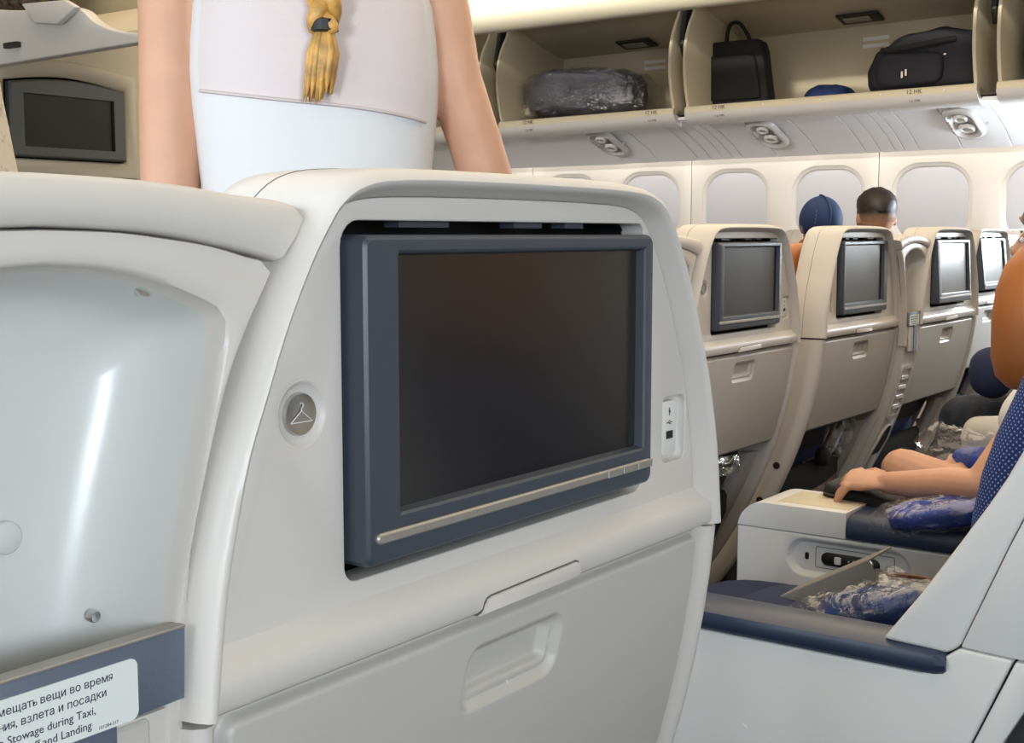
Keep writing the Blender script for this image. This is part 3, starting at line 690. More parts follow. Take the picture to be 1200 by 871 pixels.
    part('plate_screw', MB().lathe([(0.0014, 0.006), (0.0012, 0.005)], (0.2485, 0.002, 1.0155), 'y', 10), M['steel'], U)
    return t
near = make_seat('large white seat back nearest the camera, coat hook beside its dark screen', 'seat backs with monitors')
near.location = (0.72, 0.52, 0)
def mirror_seat(src, loc, rot, label):
    """a mirrored copy: every mesh is flipped about the seat's middle"""
    cache = {}
    def cp(o, par):
        c = o.copy(); COL.objects.link(c)
        if par is not None: c.parent = par
        if o.data is not None:
            if o.data not in cache:
                me = o.data.copy(); me.transform(Matrix.Scale(-1, 4, (1, 0, 0))); me.flip_normals(); cache[o.data] = me
            c.data = cache[o.data]
        for ch in list(o.children): cp(ch, c)
        return c
    r = cp(src, None); r.location = loc; r.rotation_euler = rot; r['label'] = label; return r
DZ = -0.017
S1 = dup(near, (2.75, 1.315, DZ), (0, 0, 0), 'beige seat back nearest beyond the white seat back, handle and dark screen shown whole')
S2 = mirror_seat(near, (3.47, 1.295, DZ), (math.radians(-0.5), 0, 0), 'beige seat back in front of the blue cap, its left side wall in view')
S3 = dup(near, (4.15, 1.275, DZ), (0, 0, 0), 'beige seat back with a pale grey reflecting screen')
S4 = mirror_seat(near, (5.20, 1.44, DZ), (0, 0, 0), 'far seat back with a glaring white screen lit by the window')
S0 = mirror_seat(near, (2.03, 1.325, DZ), (0, 0, 0), 'beige seat back mostly hidden behind the large white seat back')
K0 = dup(near, (5.89, 1.44, DZ), (0, 0, 0), 'seat back by the window wall, only its edge seen beside the orange headrest')
def tilt(seat, ang):
    for ch in seat.children:
        if ch.name.startswith('seat_monitor'):
            c = Vector((0.003, 0.015, 1.20)); Rm = Matrix.Rotation(math.radians(ang), 4, 'X')
            ch.matrix_basis = Matrix.Translation(c) @ Rm @ Matrix.Translation(-c)
tilt(S3, -3.5); tilt(S4, -6.5)

# ---------------------------------------------------------------- literature pocket units between paired seats
def letter_mesh(body):
    """outline letters as triangles in text units; a few lower-case Cyrillic letters are set as reduced capitals, which fill cleanly"""
    segs = []
    for ch in body:
        k = ch in 'ьян'
        if k or not segs or segs[-1][1]: segs.append([ch, k])
        else: segs[-1][0] += ch
    x = 0.0; V_, F_ = [], []
    for tx, k in segs:
        lead = len(tx) - len(tx.lstrip(' ')); x += 0.25 * lead
        if tx.strip():
            cu = bpy.data.curves.new('lettering', 'FONT'); cu.body = tx.strip().upper() if k else tx.strip(); cu.extrude = 0.015; cu.resolution_u = 3; cu.fill_mode = 'FRONT'
            o = bpy.data.objects.new('lettering', cu); COL.objects.link(o); bpy.context.view_layer.update()
            me = bpy.data.meshes.new_from_object(o.evaluated_get(bpy.context.evaluated_depsgraph_get())); bpy.data.objects.remove(o)
            sc = 0.755 if k else 1.0; p = [v.co * sc for v in me.vertices]; x0 = min(q.x for q in p); b0 = len(V_)
            V_ += [(q.x - x0 + x, q.y, q.z) for q in p]; F_ += [tuple(b0 + a for a in f.vertices) for f in me.polygons]
            x += max(q.x for q in p) - x0 + 0.075
        x += 0.25 * (len(tx) - len(tx.rstrip(' '))) if tx.strip() else 0
    return V_, F_
def make_pocket(label, lettering):
    t = thing('stowage_pocket', label, 'seat pocket', (0, 0, 0), 0, 'pocket units between paired seats')
    # half widths outward (to the neighbour's rim) and of the arched opening, by height
    OUT = [(0.0715, 0.90), (0.0725, 0.96), (0.076, 1.0), (0.084, 1.05), (0.096, 1.09), (0.111, 1.13), (0.128, 1.16), (0.1425, 1.183)]
    HOL = [(0.060, 0.90), (0.062, 0.965), (0.069, 1.0), (0.079, 1.04), (0.090, 1.08), (0.101, 1.12), (0.107, 1.15), (0.1055, 1.158), (0.099, 1.163), (0.085, 1.169), (0.06, 1.178), (0.03, 1.184), (0.0, 1.186)]
    oo = OUT + [(0.125, 1.1885), (0.10, 1.1945), (0.07, 1.1985), (0.04, 1.2015), (0.0, 1.2025)]
    def resample(p, n):
        pts = crom([Vector((a, b, 0)) for a, b in p], 6); L = [0]
        for a, b in zip(pts, pts[1:]): L.append(L[-1] + (b - a).length)
        out = []
        for k in range(n):
            s = L[-1] * k / (n - 1); i = max(0, min(len(L) - 2, next((j for j in range(len(L) - 1) if L[j + 1] >= s - 1e-9), len(L) - 2)))
            f = (s - L[i]) / max(1e-9, L[i + 1] - L[i]); out.append(pts[i].lerp(pts[i + 1], f))
        return out
    n = 40
    ho, hh = resample(oo, n), resample(HOL, n)
    def full(h): return [(-p.x, p.y) for p in h] + [(p.x, p.y) for p in h[::-1][1:]]
    O, Hh = full(ho), full(hh)
    def mix(a, b, f): return [(p[0] + (q[0] - p[0]) * f, p[1] + (q[1] - p[1]) * f) for p, q in zip(a, b)]
    def inset(h, kx, dz): return [(p[0] * kx, p[1] - dz * sstep(0.93, 1.17, p[1])) for p in h]
    fp = MB()
    seq = [(O, 0.020), (O, 0.001), (mix(O, Hh, 0.04), -0.0025), (mix(O, Hh, 0.5), -0.004), (mix(O, Hh, 0.86), -0.004), (mix(O, Hh, 0.97), -0.0025), (Hh, 0.0015), (inset(Hh, 0.975, 0.003), 0.008)]
    fp.loft([[(x, y, z) for x, z in l] for l, y in seq], False)
    part('face_plate', fp, M['shell'], t, smooth=50)
    sb = MB(); sb.loft([[(p[0] * k, 0.012, p[1] + dz) for p in O] for k, dz in ((1.0, 0.012), (0.985, -0.012))], False); part('seam_backing', sb, M['seam'], t)
    rc = MB(); prof = [(0.975, 0.003, 0.008), (0.95, 0.006, 0.020), (0.90, 0.010, 0.036), (0.82, 0.014, 0.049), (0.68, 0.022, 0.059), (0.48, 0.034, 0.065), (0.25, 0.05, 0.068), (0.001, 0.07, 0.069)]
    rc.loft([[(x, y, z) for x, z in inset(Hh, k, dz)] for k, dz, y in prof], False)
    part('recess', rc, M['pocket'], t, smooth=180)
    # cap over the pocket
    cb = [(0.145, 1.1855), (0.12, 1.1910), (0.09, 1.1965), (0.06, 1.2005), (0.03, 1.2025), (0.0, 1.2035)]
    ctp = [(0.167, 1.2130), (0.156, 1.2185), (0.12, 1.2215), (0.09, 1.2250), (0.05, 1.2275), (0.0, 1.2285)]
    cbh, cth = resample(cb, 24), resample(ctp, 24)
    A, B = full(cbh), full(cth)
    cp_ = MB(); seq = [(0.0, 0.012), (0.0, 0.0), (0.03, -0.004), (0.10, -0.0065), (0.5, -0.0075), (0.85, -0.0055), (0.96, -0.001), (1.0, 0.006), (1.01, 0.03), (1.0, 0.085), (0.9, 0.10)]
    cp_.loft([[(x, y, z) for x, z in mix(A, B, f)] for f, y in seq], False)
    for e in (0, -1):
        cp_.add([[(mix(A, B, f)[e][0], y, mix(A, B, f)[e][1]) for f, y in seq][k] for k in range(len(seq))], [tuple(range(len(seq)))])
    part('pocket_cap', cp_, M['shell'], t, smooth=50)
    # metal retaining bar with placard
    br = MB(); br.prism([(-0.0695, 0.9585), (0.0690, 0.9610), (0.0705, 0.9985), (-0.071, 0.9985)], -0.0085, -0.0045, 'xz')
    bar = part('retaining_bar', br, M['alu'], t, bevel=(0.0006, 2))
    part('bar_lip', MB().box((0, -0.0045, 0.9993), (0.1405, 0.010, 0.0016)), M['strip'], bar, bevel=(0.0004, 1))
    lb = MB().prism(rrect(-0.0095, 0.9755, 0.098, 0.0315, 0.0045, 5), -0.0092, -0.0084, 'xz')
    plc = part('placard', lb, M['label'], bar)
    if lettering:
        for body, xe, z, size in (('Не размещать вещи во время', 0.0245, 0.9838, 0.0056), ('руления, взлета и посадки', 0.0207, 0.9768, 0.0056), ('No Stowage during Taxi,', 0.0142, 0.9698, 0.0056), ('Take-off and Landing', 0.0118, 0.9632, 0.0056), ('101\\284-317', 0.0272, 0.9612, 0.0023)):
            vs, fs = letter_mesh(body)
            xr = max(v[0] for v in vs); m_ = MB(); m_.add([(xe + (x - xr) * size, -0.0093 - q * size, z + y * size) for x, y, q in vs], fs)
            me = bpy.data.meshes.new('lettering'); me.from_pydata(m_.v, [], m_.f); link('lettering', me, M['ink'], bar, world=False)
    part('bar_screw', MB().lathe([(0.0034, 0.048), (0.0034, 0.0445), (0.0028, 0.0435), (0.0006, 0.0440)], (0.0545, 0, 0.9985), 'y', 16), M['steel'], t)
    cl_ = MB().prism([(0.0, 0.0), (0.006, -0.0008), (0.010, -0.002), (0.008, -0.004), (0.003, -0.003)], 0, 0.003, 'xz')
    cl_.v = [(x + 0.062, y + 0.012, z + 1.1725) for x, y, z in cl_.v]; part('mounting_clip', cl_, M['steel'], t)
    part('plug', MB().lathe([(0.0085, 0.066), (0.0085, 0.0635), (0.0075, 0.0625), (0.0, 0.0622)][:3], (0.016, -0.002, 1.046), 'y', 24), M['pocket'], t, smooth=50)
    # lower body: front skin, vent grille and foot
    lb_ = MB(); loops = []
    for z, w in ((0.957, 0.066), (0.90, 0.064), (0.80, 0.064), (0.66, 0.064), (0.5, 0.066), (0.30, 0.07)):
        y = yl(min(0.945, z)); loops.append([(-w, y + 0.02, z), (-w, y + 0.002, z), (-w + 0.004, y - 0.003, z), (w - 0.004, y - 0.003, z), (w, y + 0.002, z), (w, y + 0.02, z)])
    lb_.loft(loops, True, True, True); part('lower_body', lb_, M['shell'], t, smooth=50)
    part('bar_stem', MB().box((0.012, -0.006, 0.92), (0.030, 0.004, 0.080)), M['alu'], t)
    part('stem_recess', MB().box((0.0, -0.0025, 0.918), (0.10, 0.006, 0.075)), M['tray'], t, bevel=(0.002, 1))
    for k in range(4):
        z = 0.80 - 0.030 * k; part('vent_slat', MB().box((0.0, yl(z) - 0.004, z), (0.075, 0.006, 0.014)), M['tray'], t, bevel=(0.002, 1))
    fr = MB(); a = rrect(0, 0.755, 0.108, 0.165, 0.012, 4); b_ = rrect(0, 0.755, 0.090, 0.145, 0.008, 4)
    fr.loft([[(x, yl(z) - 0.002, z) for x, z in a], [(x, yl(z) - 0.008, z) for x, z in a], [(x, yl(z) - 0.008, z) for x, z in b_], [(x, yl(z) - 0.002, z) for x, z in b_]], True)
    part('vent_frame', fr, M['shell'], t, smooth=40)
    arch = [(0.048 * math.cos(a_), 0.60 + 0.05 * math.sin(a_)) for a_ in [PI * k / 12 for k in range(13)]] + [(-0.050, 0.36), (0.050, 0.36)]
    ar = MB(); ar.loft([[(x * 1.15, yl(z) - 0.003, z + 0.004) for x, z in arch], [(x * 1.12, yl(z) - 0.010, z + 0.003) for x, z in arch], [(x, yl(z) - 0.010, z) for x, z in arch], [(x * 0.98, yl(z) - 0.0035, z) for x, z in arch]], True)
    part('foot_arch', ar, M['shell'], t, smooth=40)
    part('foot_well', MB().loft([[(x, yl(z) - 0.0045, z) for x, z in arch], [(x, yl(z) - 0.0030, z) for x, z in arch]], True, True, True), M['dark'], t)
    return t
pk1 = make_pocket('white arched pocket with a Russian and English placard on its metal bar', True)
pk1.location = (0.352, 0.522, 0)
pk2 = dup(pk1, (3.81, 1.272, DZ - 0.012), (0, 0, 0), 'beige arched pocket with small placard between two beige seat backs', (0.86, 1, 1))
pk3 = dup(pk1, (2.39, 1.32, DZ - 0.012), (0, 0, 0), 'beige arched pocket peeking out behind the edge of the white seat back', (0.86, 1, 1))
pk4 = dup(pk1, (5.545, 1.44, DZ - 0.012), (0, 0, 0), 'arched pocket in shade beside the orange headrest', (0.86, 1, 1))
S5 = dup(near, (5.20, 2.44, DZ), (0, 0, 0), 'seat back two rows ahead in the window pair, hidden behind the blue cap')
S6 = dup(near, (5.89, 2.44, DZ), (0, 0, 0), 'seat back two rows ahead against the window wall, hidden behind the cropped hair')
# ---------------------------------------------------------------- the seat across the aisle, seen from its left side
G1 = 'seats across the aisle'
D = thing('passenger_seat', 'white shelled aisle seat with navy armrest, blue dotted cushion and orange headrest', 'aircraft seat', (2.05, 0.3, 0), group=G1)
X0 = 1.70
low = [(1.15, 0.18), (1.15, 0.603), (0.54, 0.604), (0.514, 0.620), (0.507, 0.634), (0.489, 0.6475), (0.421, 0.6445), (0.470, 0.522), (0.52, 0.40), (0.585, 0.18)]
part('side_panel', MB().prism(low, X0 + 0.001, X0 + 0.05), M['white'], D, bevel=(0.004, 3), world=True)
wing = [(0.597, 0.640), (0.544, 0.715), (0.497, 0.789), (0.460, 0.848), (0.439, 0.885), (0.417, 0.930), (0.382, 1.01), (0.345, 1.10), (0.31, 1.18), (0.27, 1.235), (0.22, 1.235), (0.32, 1.06), (0.375, 0.93), (0.432, 0.798), (0.4905, 0.6495), (0.508, 0.636)]
part('wing_panel', MB().prism(wing, X0 + 0.005, X0 + 0.05), M['white'], D, bevel=(0.007, 3), world=True)
bsh = [(0.4305, 0.797), (0.3735, 0.929), (0.3185, 1.059), (0.2185, 1.234), (0.06, 1.235), (0.10, 0.95), (0.20, 0.6465), (0.4185, 0.6465), (0.489, 0.6495)]
part('rear_shell', MB().prism(bsh, X0 + 0.003, X0 + 0.05), M['white'], D, bevel=(0.003, 2), world=True)
rp = [(0.4175, 0.6435), (0.20, 0.6435), (0.30, 0.56), (0.404, 0.579), (0.429, 0.531), (0.455, 0.47), (0.50, 0.36), (0.517, 0.40), (0.4675, 0.521)]
part('rear_side_panel', MB().prism(rp, X0 + 0.003, X0 + 0.05), M['white'], D, bevel=(0.003, 2), world=True)
part('seat_frame', MB().prism([(0.28, 0.0), (0.28, 0.60), (0.60, 0.60), (1.10, 0.42), (1.10, 0.0)], X0 + 0.03, X0 + 0.09), M['dark'], D, bevel=(0.01, 2), world=True)
ap = MB(); ring = [(X0 - 0.006, 0.612), (X0 - 0.009, 0.622), (X0 - 0.004, 0.634), (X0 + 0.008, 0.640), (X0 + 0.06, 0.642), (X0 + 0.088, 0.636), (X0 + 0.088, 0.606), (X0, 0.606)]
lo = []
for y, k in ((1.14, 0.9), (1.15, 1.0), (1.10, 1.0), (0.62, 1.0), (0.54, 1.0), (0.522, 0.97), (0.510, 0.82), (0.506, 0.6)):
    lo.append([(X0 + 0.04 + (x - X0 - 0.04) * (0.9 + 0.1 * k), y, 0.624 + (z - 0.624) * k) for x, z in ring])
ap.loft(lo, True, True, True); part('arm_pad', ap, M['navy'], D, smooth=40, world=True)
bc = MB(); lo = []
for z, yf, th in ((0.50, 0.500, 0.10), (0.60, 0.515, 0.13), (0.74, 0.505, 0.14), (0.82, 0.497, 0.14), (0.875, 0.487, 0.14), (0.93, 0.470, 0.14), (0.99, 0.446, 0.14), (1.05, 0.425, 0.12), (1.09, 0.395, 0.08)):
    lo.append([(x, y, z) for x, y in rrect(2.065, yf + 0.008 - th / 2, 0.60, th, min(0.035, th * 0.4), 5)])
bc.loft(lo, True, True, True); part('back_cushion', bc, M['dotted'], D, smooth=60, world=True)
hr = MB(); lo = []
for z, k, yo in ((0.968, 0.35, 0), (0.974, 0.70, 0), (0.990, 0.90, 0), (1.02, 0.99, 0), (1.08, 1.0, 0), (1.12, 0.98, -0.003), (1.155, 0.93, -0.010), (1.18, 0.84, -0.022), (1.20, 0.68, -0.038), (1.21, 0.4, -0.05)):
    lo.append([(x, y, z) for x, y in rrect(2.07, 0.456 + yo, 0.325 * (0.5 + 0.5 * k), 0.165 * k, 0.07 * k, 6)])
hr.loft(lo, True, True, True); H = part('headrest', hr, M['leather'], D, smooth=180, world=True)
sm = MB(); sm.tube([(1.9085, 0.43, 0.985), (1.906, 0.435, 1.05), (1.907, 0.43, 1.13), (1.918, 0.41, 1.18)], 0.0022, 6); part('stitched_seam', sm, M['brownleather'], H, world=True)
part('headrest_post', MB().box((2.07, 0.40, 0.95), (0.16, 0.03, 0.12)), M['brownleather'], D, bevel=(0.008, 2), world=True)
part('seat_cushion', MB().ball((2.06, 0.83, 0.455), (0.265, 0.32, 0.075), 26, 12, 0.35), M['navyfab'], D, world=True)
part('seat_base', MB().box((2.06, 0.70, 0.20), (0.50, 0.56, 0.39)), M['dark'], D, bevel=(0.02, 2), world=True)
for y, z, w, a in ((0.80, 0.47, 0.010, 0.5), (0.66, 0.44, 0.006, -0.7)):
    part('scuff', MB().box((X0 + 0.0006, y, z), (0.001, w, 0.0010), Matrix.Rotation(a, 3, 'X')), M['psu'], D, world=True)

D2 = dup(D, (2.05, 0.3 - 0.98, 0), (0, 0, 0), 'white shelled aisle seat one row further back, seen only mirrored in the dark screen')
# centre console between the pair of seats
K = thing('seat_console', 'white console with navy pad, beige top inset and a handset in its side', 'armrest console', (2.44, 0.6, 0))
XC = 2.36
def cons(y0, rr, top, bot, n=10):
    """side outline with a rounded forward top corner"""
    pts = [(y0, bot)]
    pts += [(y0 - rr + rr * math.cos(a), top - rr + rr * math.sin(a)) for a in [PI / 2 * k / n for k in range(n + 1)]]
    return pts
full = cons(1.135, 0.060, 0.662, 0.10) + [(-0.15, 0.662), (-0.15, 0.10)]
def slab(y0, y1, z0, z1): return MB().prism([(y0, z0), (y1, z0), (y1, z1), (y0, z1)], XC - 0.1, XC + 0.3)
cut = MB(); lo = []
for dx, g in ((-0.01, 0.006), (0.003, 0.001), (0.014, -0.006)):
    lo.append([(XC + dx, y, z) for y, z in rrect(0.900, 0.562, 0.245 + 2 * g, 0.070 + 2 * g, 0.034 + g, 8)])
cut.loft(lo, True, True, True)
me = boolean(mesh_from(MB().prism(full, XC, XC + 0.17)), [cut, slab(-0.3, 1.3, 0.6085, 0.75)], (0.004, 3)); link('console_body', me, M['white'], K)
me = boolean(mesh_from(MB().prism(full, XC - 0.001, XC + 0.171)), [slab(-0.3, 1.3, 0.0, 0.6100), slab(-0.3, 0.9045, 0.5, 0.75)], (0.010, 4)); link('top_cap', me, M['white'], K)
part('top_inset', MB().box((XC + 0.088, 0.985, 0.6615), (0.125, 0.15, 0.004)), M['bin'], K, bevel=(0.0018, 2), world=True)
cp_ = MB(); ring = [(XC - 0.004, 0.612), (XC - 0.007, 0.630), (XC, 0.648), (XC + 0.014, 0.657), (XC + 0.085, 0.660), (XC + 0.156, 0.657), (XC + 0.172, 0.645), (XC + 0.174, 0.612)]
cp_.loft([[(x, y, z) for x, z in ring] for y in (0.9025, 0.3)], True, True, True); part('arm_pad', cp_, M['navy'], K, bevel=(0.003, 2), smooth=40, world=True, bang=60)
cpn = part('control_panel', MB().prism(rrect(0.900, 0.562, 0.230, 0.056, 0.027, 8), XC + 0.0135, XC + 0.018), M['white'], K, world=True)
part('panel_frame', MB().loft([[(XC + 0.0125, y, z) for y, z in rrect(0.890, 0.5635, 0.160, 0.043, 0.004, 3)], [(XC + 0.0125, y, z) for y, z in rrect(0.890, 0.5635, 0.1575, 0.0405, 0.003, 3)]], True), M['seam'], cpn, world=True)
part('latch_hole', MB().prism(rrect(0.988, 0.5625, 0.008, 0.014, 0.003, 3), XC + 0.012, XC + 0.0145), M['black'], cpn, world=True)
hs = MB(); lo = []
for dx, g in ((0.0135, 0.0), (0.010, 0.0), (0.0085, -0.002)):
    lo.append([(XC + dx, y, z) for y, z in rrect(0.898, 0.5625, 0.118 + 2 * g, 0.026 + 2 * g, 0.0125 + g, 8)])
hs.loft(lo, True, False, True); HS = part('handset', hs, M['black'], K, smooth=40, world=True)
part('power_key', MB().prism(rrect(0.922, 0.5625, 0.014, 0.015, 0.003, 3), XC + 0.006, XC + 0.0088), M['white'], HS, bevel=(0.001, 1), world=True)
for k in range(3):
    part('small_key', MB().ball((XC + 0.0085, 0.900 - 0.010 * k, 0.5635 + 0.0015 * k), (0.0012, 0.0022, 0.0022), 8, 6), M['steel'], HS, world=True)
part('dial', MB().lathe([(0.0125, 0.009), (0.0125, 0.005), (0.0095, 0.0035)], (XC, 0.861, 0.5625), 'x', 20), M['steel'], HS, world=True)
part('dial_centre', MB().lathe([(0.0085, 0.006), (0.008, 0.003)], (XC, 0.861, 0.5625), 'x', 18), M['black'], HS, world=True)

# the next seat, mostly hidden by the orange headrest in front of it
E_ = thing('passenger_seat', 'seat of the seated person, only brown leather seen behind the orange headrest', 'aircraft seat', (2.78, 0.3, 0), group=G1)
bc = MB(); lo = []
for z, yf in ((0.47, 0.50), (0.60, 0.50), (0.8, 0.47), (0.95, 0.42), (1.06, 0.39)):
    lo.append([(x, y, z) for x, y in rrect(2.80, yf - 0.07, 0.52, 0.13, 0.05, 4)])
bc.loft(lo, True, True, True); part('back_cushion', bc, M['brownleather'], E_, smooth=60, world=True)
part('headrest', MB().ball((2.80, 0.37, 1.13), (0.17, 0.06, 0.09), 20, 12, 0.45), M['leather'], E_, world=True)
part('seat_cushion', MB().ball((2.80, 0.80, 0.45), (0.255, 0.32, 0.07), 24, 12, 0.35), M['navyfab'], E_, world=True)
part('seat_base', MB().box((2.80, 0.70, 0.20), (0.50, 0.56, 0.39)), M['dark'], E_, bevel=(0.02, 2), world=True)
F_ = thing('passenger_seat', 'dark seat of the person in jeans, deep in shade', 'aircraft seat', (3.45, 0.3, 0), group=G1)
bc = MB(); lo = []
for z, yf in ((0.47, 0.45), (0.60, 0.45), (0.8, 0.42), (0.95, 0.37), (1.06, 0.34)):
    lo.append([(x, y, z) for x, y in rrect(3.46, yf - 0.07, 0.52, 0.13, 0.05, 4)])
bc.loft(lo, True, True, True); part('back_cushion', bc, M['dotted'], F_, smooth=60, world=True)
part('headrest', MB().ball((3.46, 0.32, 1.13), (0.17, 0.06, 0.09), 20, 12, 0.45), M['leather'], F_, world=True)
part('seat_cushion', MB().ball((3.46, 0.74, 0.45), (0.255, 0.32, 0.07), 24, 12, 0.35), M['navyfab'], F_, world=True)
part('seat_base', MB().box((3.46, 0.64, 0.20), (0.50, 0.56, 0.39)), M['dark'], F_, bevel=(0.02, 2), world=True)

# ---------------------------------------------------------------- loose things on the seats
def crumple(mb, amp, sc, seed=0):
    out = []
    for p in mb.v:
        q = Vector(p); s = Vector((seed * 3.1, seed * 1.7, seed * 0.9))
        d = Vector((noise.noise(q * sc + s), noise.noise(q * sc + s + Vector((9, 0, 0))), noise.noise(q * sc + s + Vector((0, 9, 0)))))
        d += 0.5 * Vector((noise.noise(q * sc * 2.3 + s), noise.noise(q * sc * 2.3 + s + Vector((5, 0, 0))), noise.noise(q * sc * 2.3 + s + Vector((0, 5, 0)))))
        out.append(tuple(q + d * amp))
    mb.v = out; return mb
def pillow(mb, c, r, e, rot=None, n=40, m=24): return mb.ball(c, r, n, m, e, rot)
def wrapped(name, label, cat, loc, r, rot, inner, e=0.55, tails=(), amp=0.010, film_k=1.08, group=None, fm='film'):
    t = thing(name, label, cat, loc, group=group)
    a = crumple(pillow(MB(), (0, 0, 0), r, e, rot), amp, 18, 1); part('pillow' if 'pillow' in name else 'blanket', a, M[inner], t, smooth=180)
    f = pillow(MB(), (0, 0, 0), [k * film_k + 0.004 for k in r], e, rot, 56, 34)
    for i, p in enumerate(f.v):
        q = Vector(p)
        for d, l, w in tails:
            dd = Vector(d).normalized(); k = max(0, q.normalized().dot(dd)) ** w; q += dd * l * k
        f.v[i] = tuple(q)
    crumple(f, amp * 1.0, 26, 2); crumple(f, amp * 0.45, 70, 3)
    part('plastic_wrap', f, M[fm], t, smooth=40)
    return t
R = Matrix.Rotation
wrapped('wrapped_pillow', 'bright blue pillow in a clear plastic bag lying on the console pad', 'pillow', (2.415, 0.735, 0.676), (0.085, 0.105, 0.026), R(math.radians(-12), 3, 'X') @ R(0.1, 3, 'Z'), 'bluepillow', 0.7, [((0, 1, -0.35), 0.05, 8), ((0.2, -1, 0.3), 0.03, 8)], 0.008)
wrapped('wrapped_blanket', 'dark blue blanket roll in clear film on the aisle seat', 'blanket', (2.02, 0.73, 0.575), (0.07, 0.095, 0.042), R(math.radians(-18), 3, 'X'), 'blueblanket', 0.8, [((0, -1, 0.5), 0.04, 8), ((-0.3, 1, -0.2), 0.05, 6)], 0.009)
t = thing('amenity_box', 'grey open cardboard sleeve in crinkled film propped on the aisle seat', 'box', (2.08, 0.812, 0.582))
Rb = R(math.radians(-30), 3, 'X')
def tb_(mb): mb.v = [tuple(Rb @ Vector(p)) for p in mb.v]; return mb
part('front_flap', tb_(MB().box((-0.054, 0, 0.010), (0.004, 0.215, 0.048))), M['greybox'], t, bevel=(0.001, 1))
part('top_board', tb_(MB().box((0.0, 0, 0.033), (0.110, 0.215, 0.004))), M['greybox'], t, bevel=(0.001, 1))
part('base_board', tb_(MB().box((0.0, 0.0, -0.045), (0.10, 0.19, 0.006))), M['tan2'] if 'tan2' in M else M['bin'], t, bevel=(0.001, 1))
part('contents', crumple(tb_(MB().ball((0, -0.005, -0.012), (0.042, 0.085, 0.030), 24, 14, 0.5)), 0.006, 24), M['greyfab'], t, smooth=180)
f = tb_(MB().ball((-0.005, -0.01, -0.030), (0.062, 0.112, 0.040), 50, 30, 0.5)); crumple(f, 0.010, 24, 5); crumple(f, 0.004, 80, 6); part('plastic_wrap', f, M['film'], t, smooth=40)
t = thing('seat_pillow', 'dark blue pillow lying flat at the front of the aisle seat', 'pillow', (2.02, 0.89, 0.5475))
part('pillow_body', crumple(MB().ball((0, 0, 0), (0.15, 0.075, 0.030), 30, 16, 0.75), 0.004, 12), M['navyfab'], t, smooth=180)
t = thing('headphones', 'brown headband of headphones lying behind the grey sleeve', 'headphones', (2.17, 0.70, 0.585))
arc = [(0.0, 0.075 * math.cos(a), 0.012 * math.sin(a) + 0.01) for a in [PI * k / 14 for k in range(15)]]
part('headband', MB().tube([(x, y, z) for x, y, z in arc], 0.006, 8, flat=0.5), M['brown'], t)
for s in (-1, 1):
    part('ear_pad', MB().ball((0.0, s * 0.075, -0.008), (0.03, 0.014, 0.028), 16, 10, 0.8), M['greyfab'], t)
t = thing('magazine', 'glossy magazine with white page edges in the seat pocket below the second tray', 'magazine', (3.59, 1.459, 0.485))
Rm = R(math.radians(-20), 3, 'X') @ R(math.radians(9), 3, 'Y')
def tm_(mb): mb.v = [tuple(Rm @ Vector(p)) for p in mb.v]; return mb
part('pages', tm_(MB().box((0, 0, 0), (0.21, 0.008, 0.20))), M['paper'], t, bevel=(0.001, 1))
part('cover', tm_(MB().box((0.006, -0.0052, -0.006), (0.190, 0.0015, 0.184))), M['cover'], t)
t = thing('headset', 'brown headset in a clear bag hanging over the pocket below the second tray', 'headphones', (3.60, 1.415, 0.575))
arc = [(-0.10 + 0.18 * f, 0.0, 0.085 * math.sin(PI * 0.62 * f) + 0.012 * f) for f in [k / 16 for k in range(17)]]
part('headband', MB().tube(arc, 0.006, 8), M['brown'], t)
part('ear_pad', MB().ball((-0.105, 0.0, -0.015), (0.026, 0.02, 0.028), 14, 10, 0.8), M['blackbag'], t)
part('ear_pad', MB().ball((0.085, 0.0, 0.06), (0.022, 0.02, 0.026), 14, 10, 0.8), M['blackbag'], t)
f = MB().ball((0.01, -0.004, 0.045), (0.10, 0.022, 0.055), 40, 26, 0.7, R(math.radians(-25), 3, 'Y')); crumple(f, 0.010, 26, 8); crumple(f, 0.004, 80, 9); part('plastic_wrap', f, M['film'], t, smooth=40)
t = thing('crumpled_wrapper', 'scrap of clear crumpled film in the pocket of the nearest beige seat', 'wrapper', (2.70, 1.345, 0.655))
f = MB().ball((0, 0, 0), (0.09, 0.012, 0.022), 36, 18, 0.7); crumple(f, 0.010, 30, 11); part('film_scrap', f, M['film'], t, smooth=40)
t = thing('wrapped_blanket', 'crumpled clear bag with a bit of blue cloth behind the forearm', 'blanket', (2.92, 0.86, 0.715))
part('blanket', crumple(MB().ball((0, -0.05, -0.02), (0.05, 0.06, 0.03), 24, 14, 0.8), 0.008, 20), M['bluepillow'], t, smooth=180)
f = MB().ball((0, 0, 0), (0.05, 0.09, 0.05), 44, 26, 0.8); crumple(f, 0.022, 18, 12); crumple(f, 0.006, 60, 13); part('plastic_wrap', f, M['film'], t, smooth=40)
t = thing('folded_cloth', 'light grey folded cloth on the lap behind the clear bag', 'cloth', (3.02, 0.80, 0.735))
part('cloth_roll', crumple(MB().ball((0, 0, 0), (0.09, 0.075, 0.05), 26, 16, 0.7), 0.005, 16), M['greyfab'], t, smooth=180)

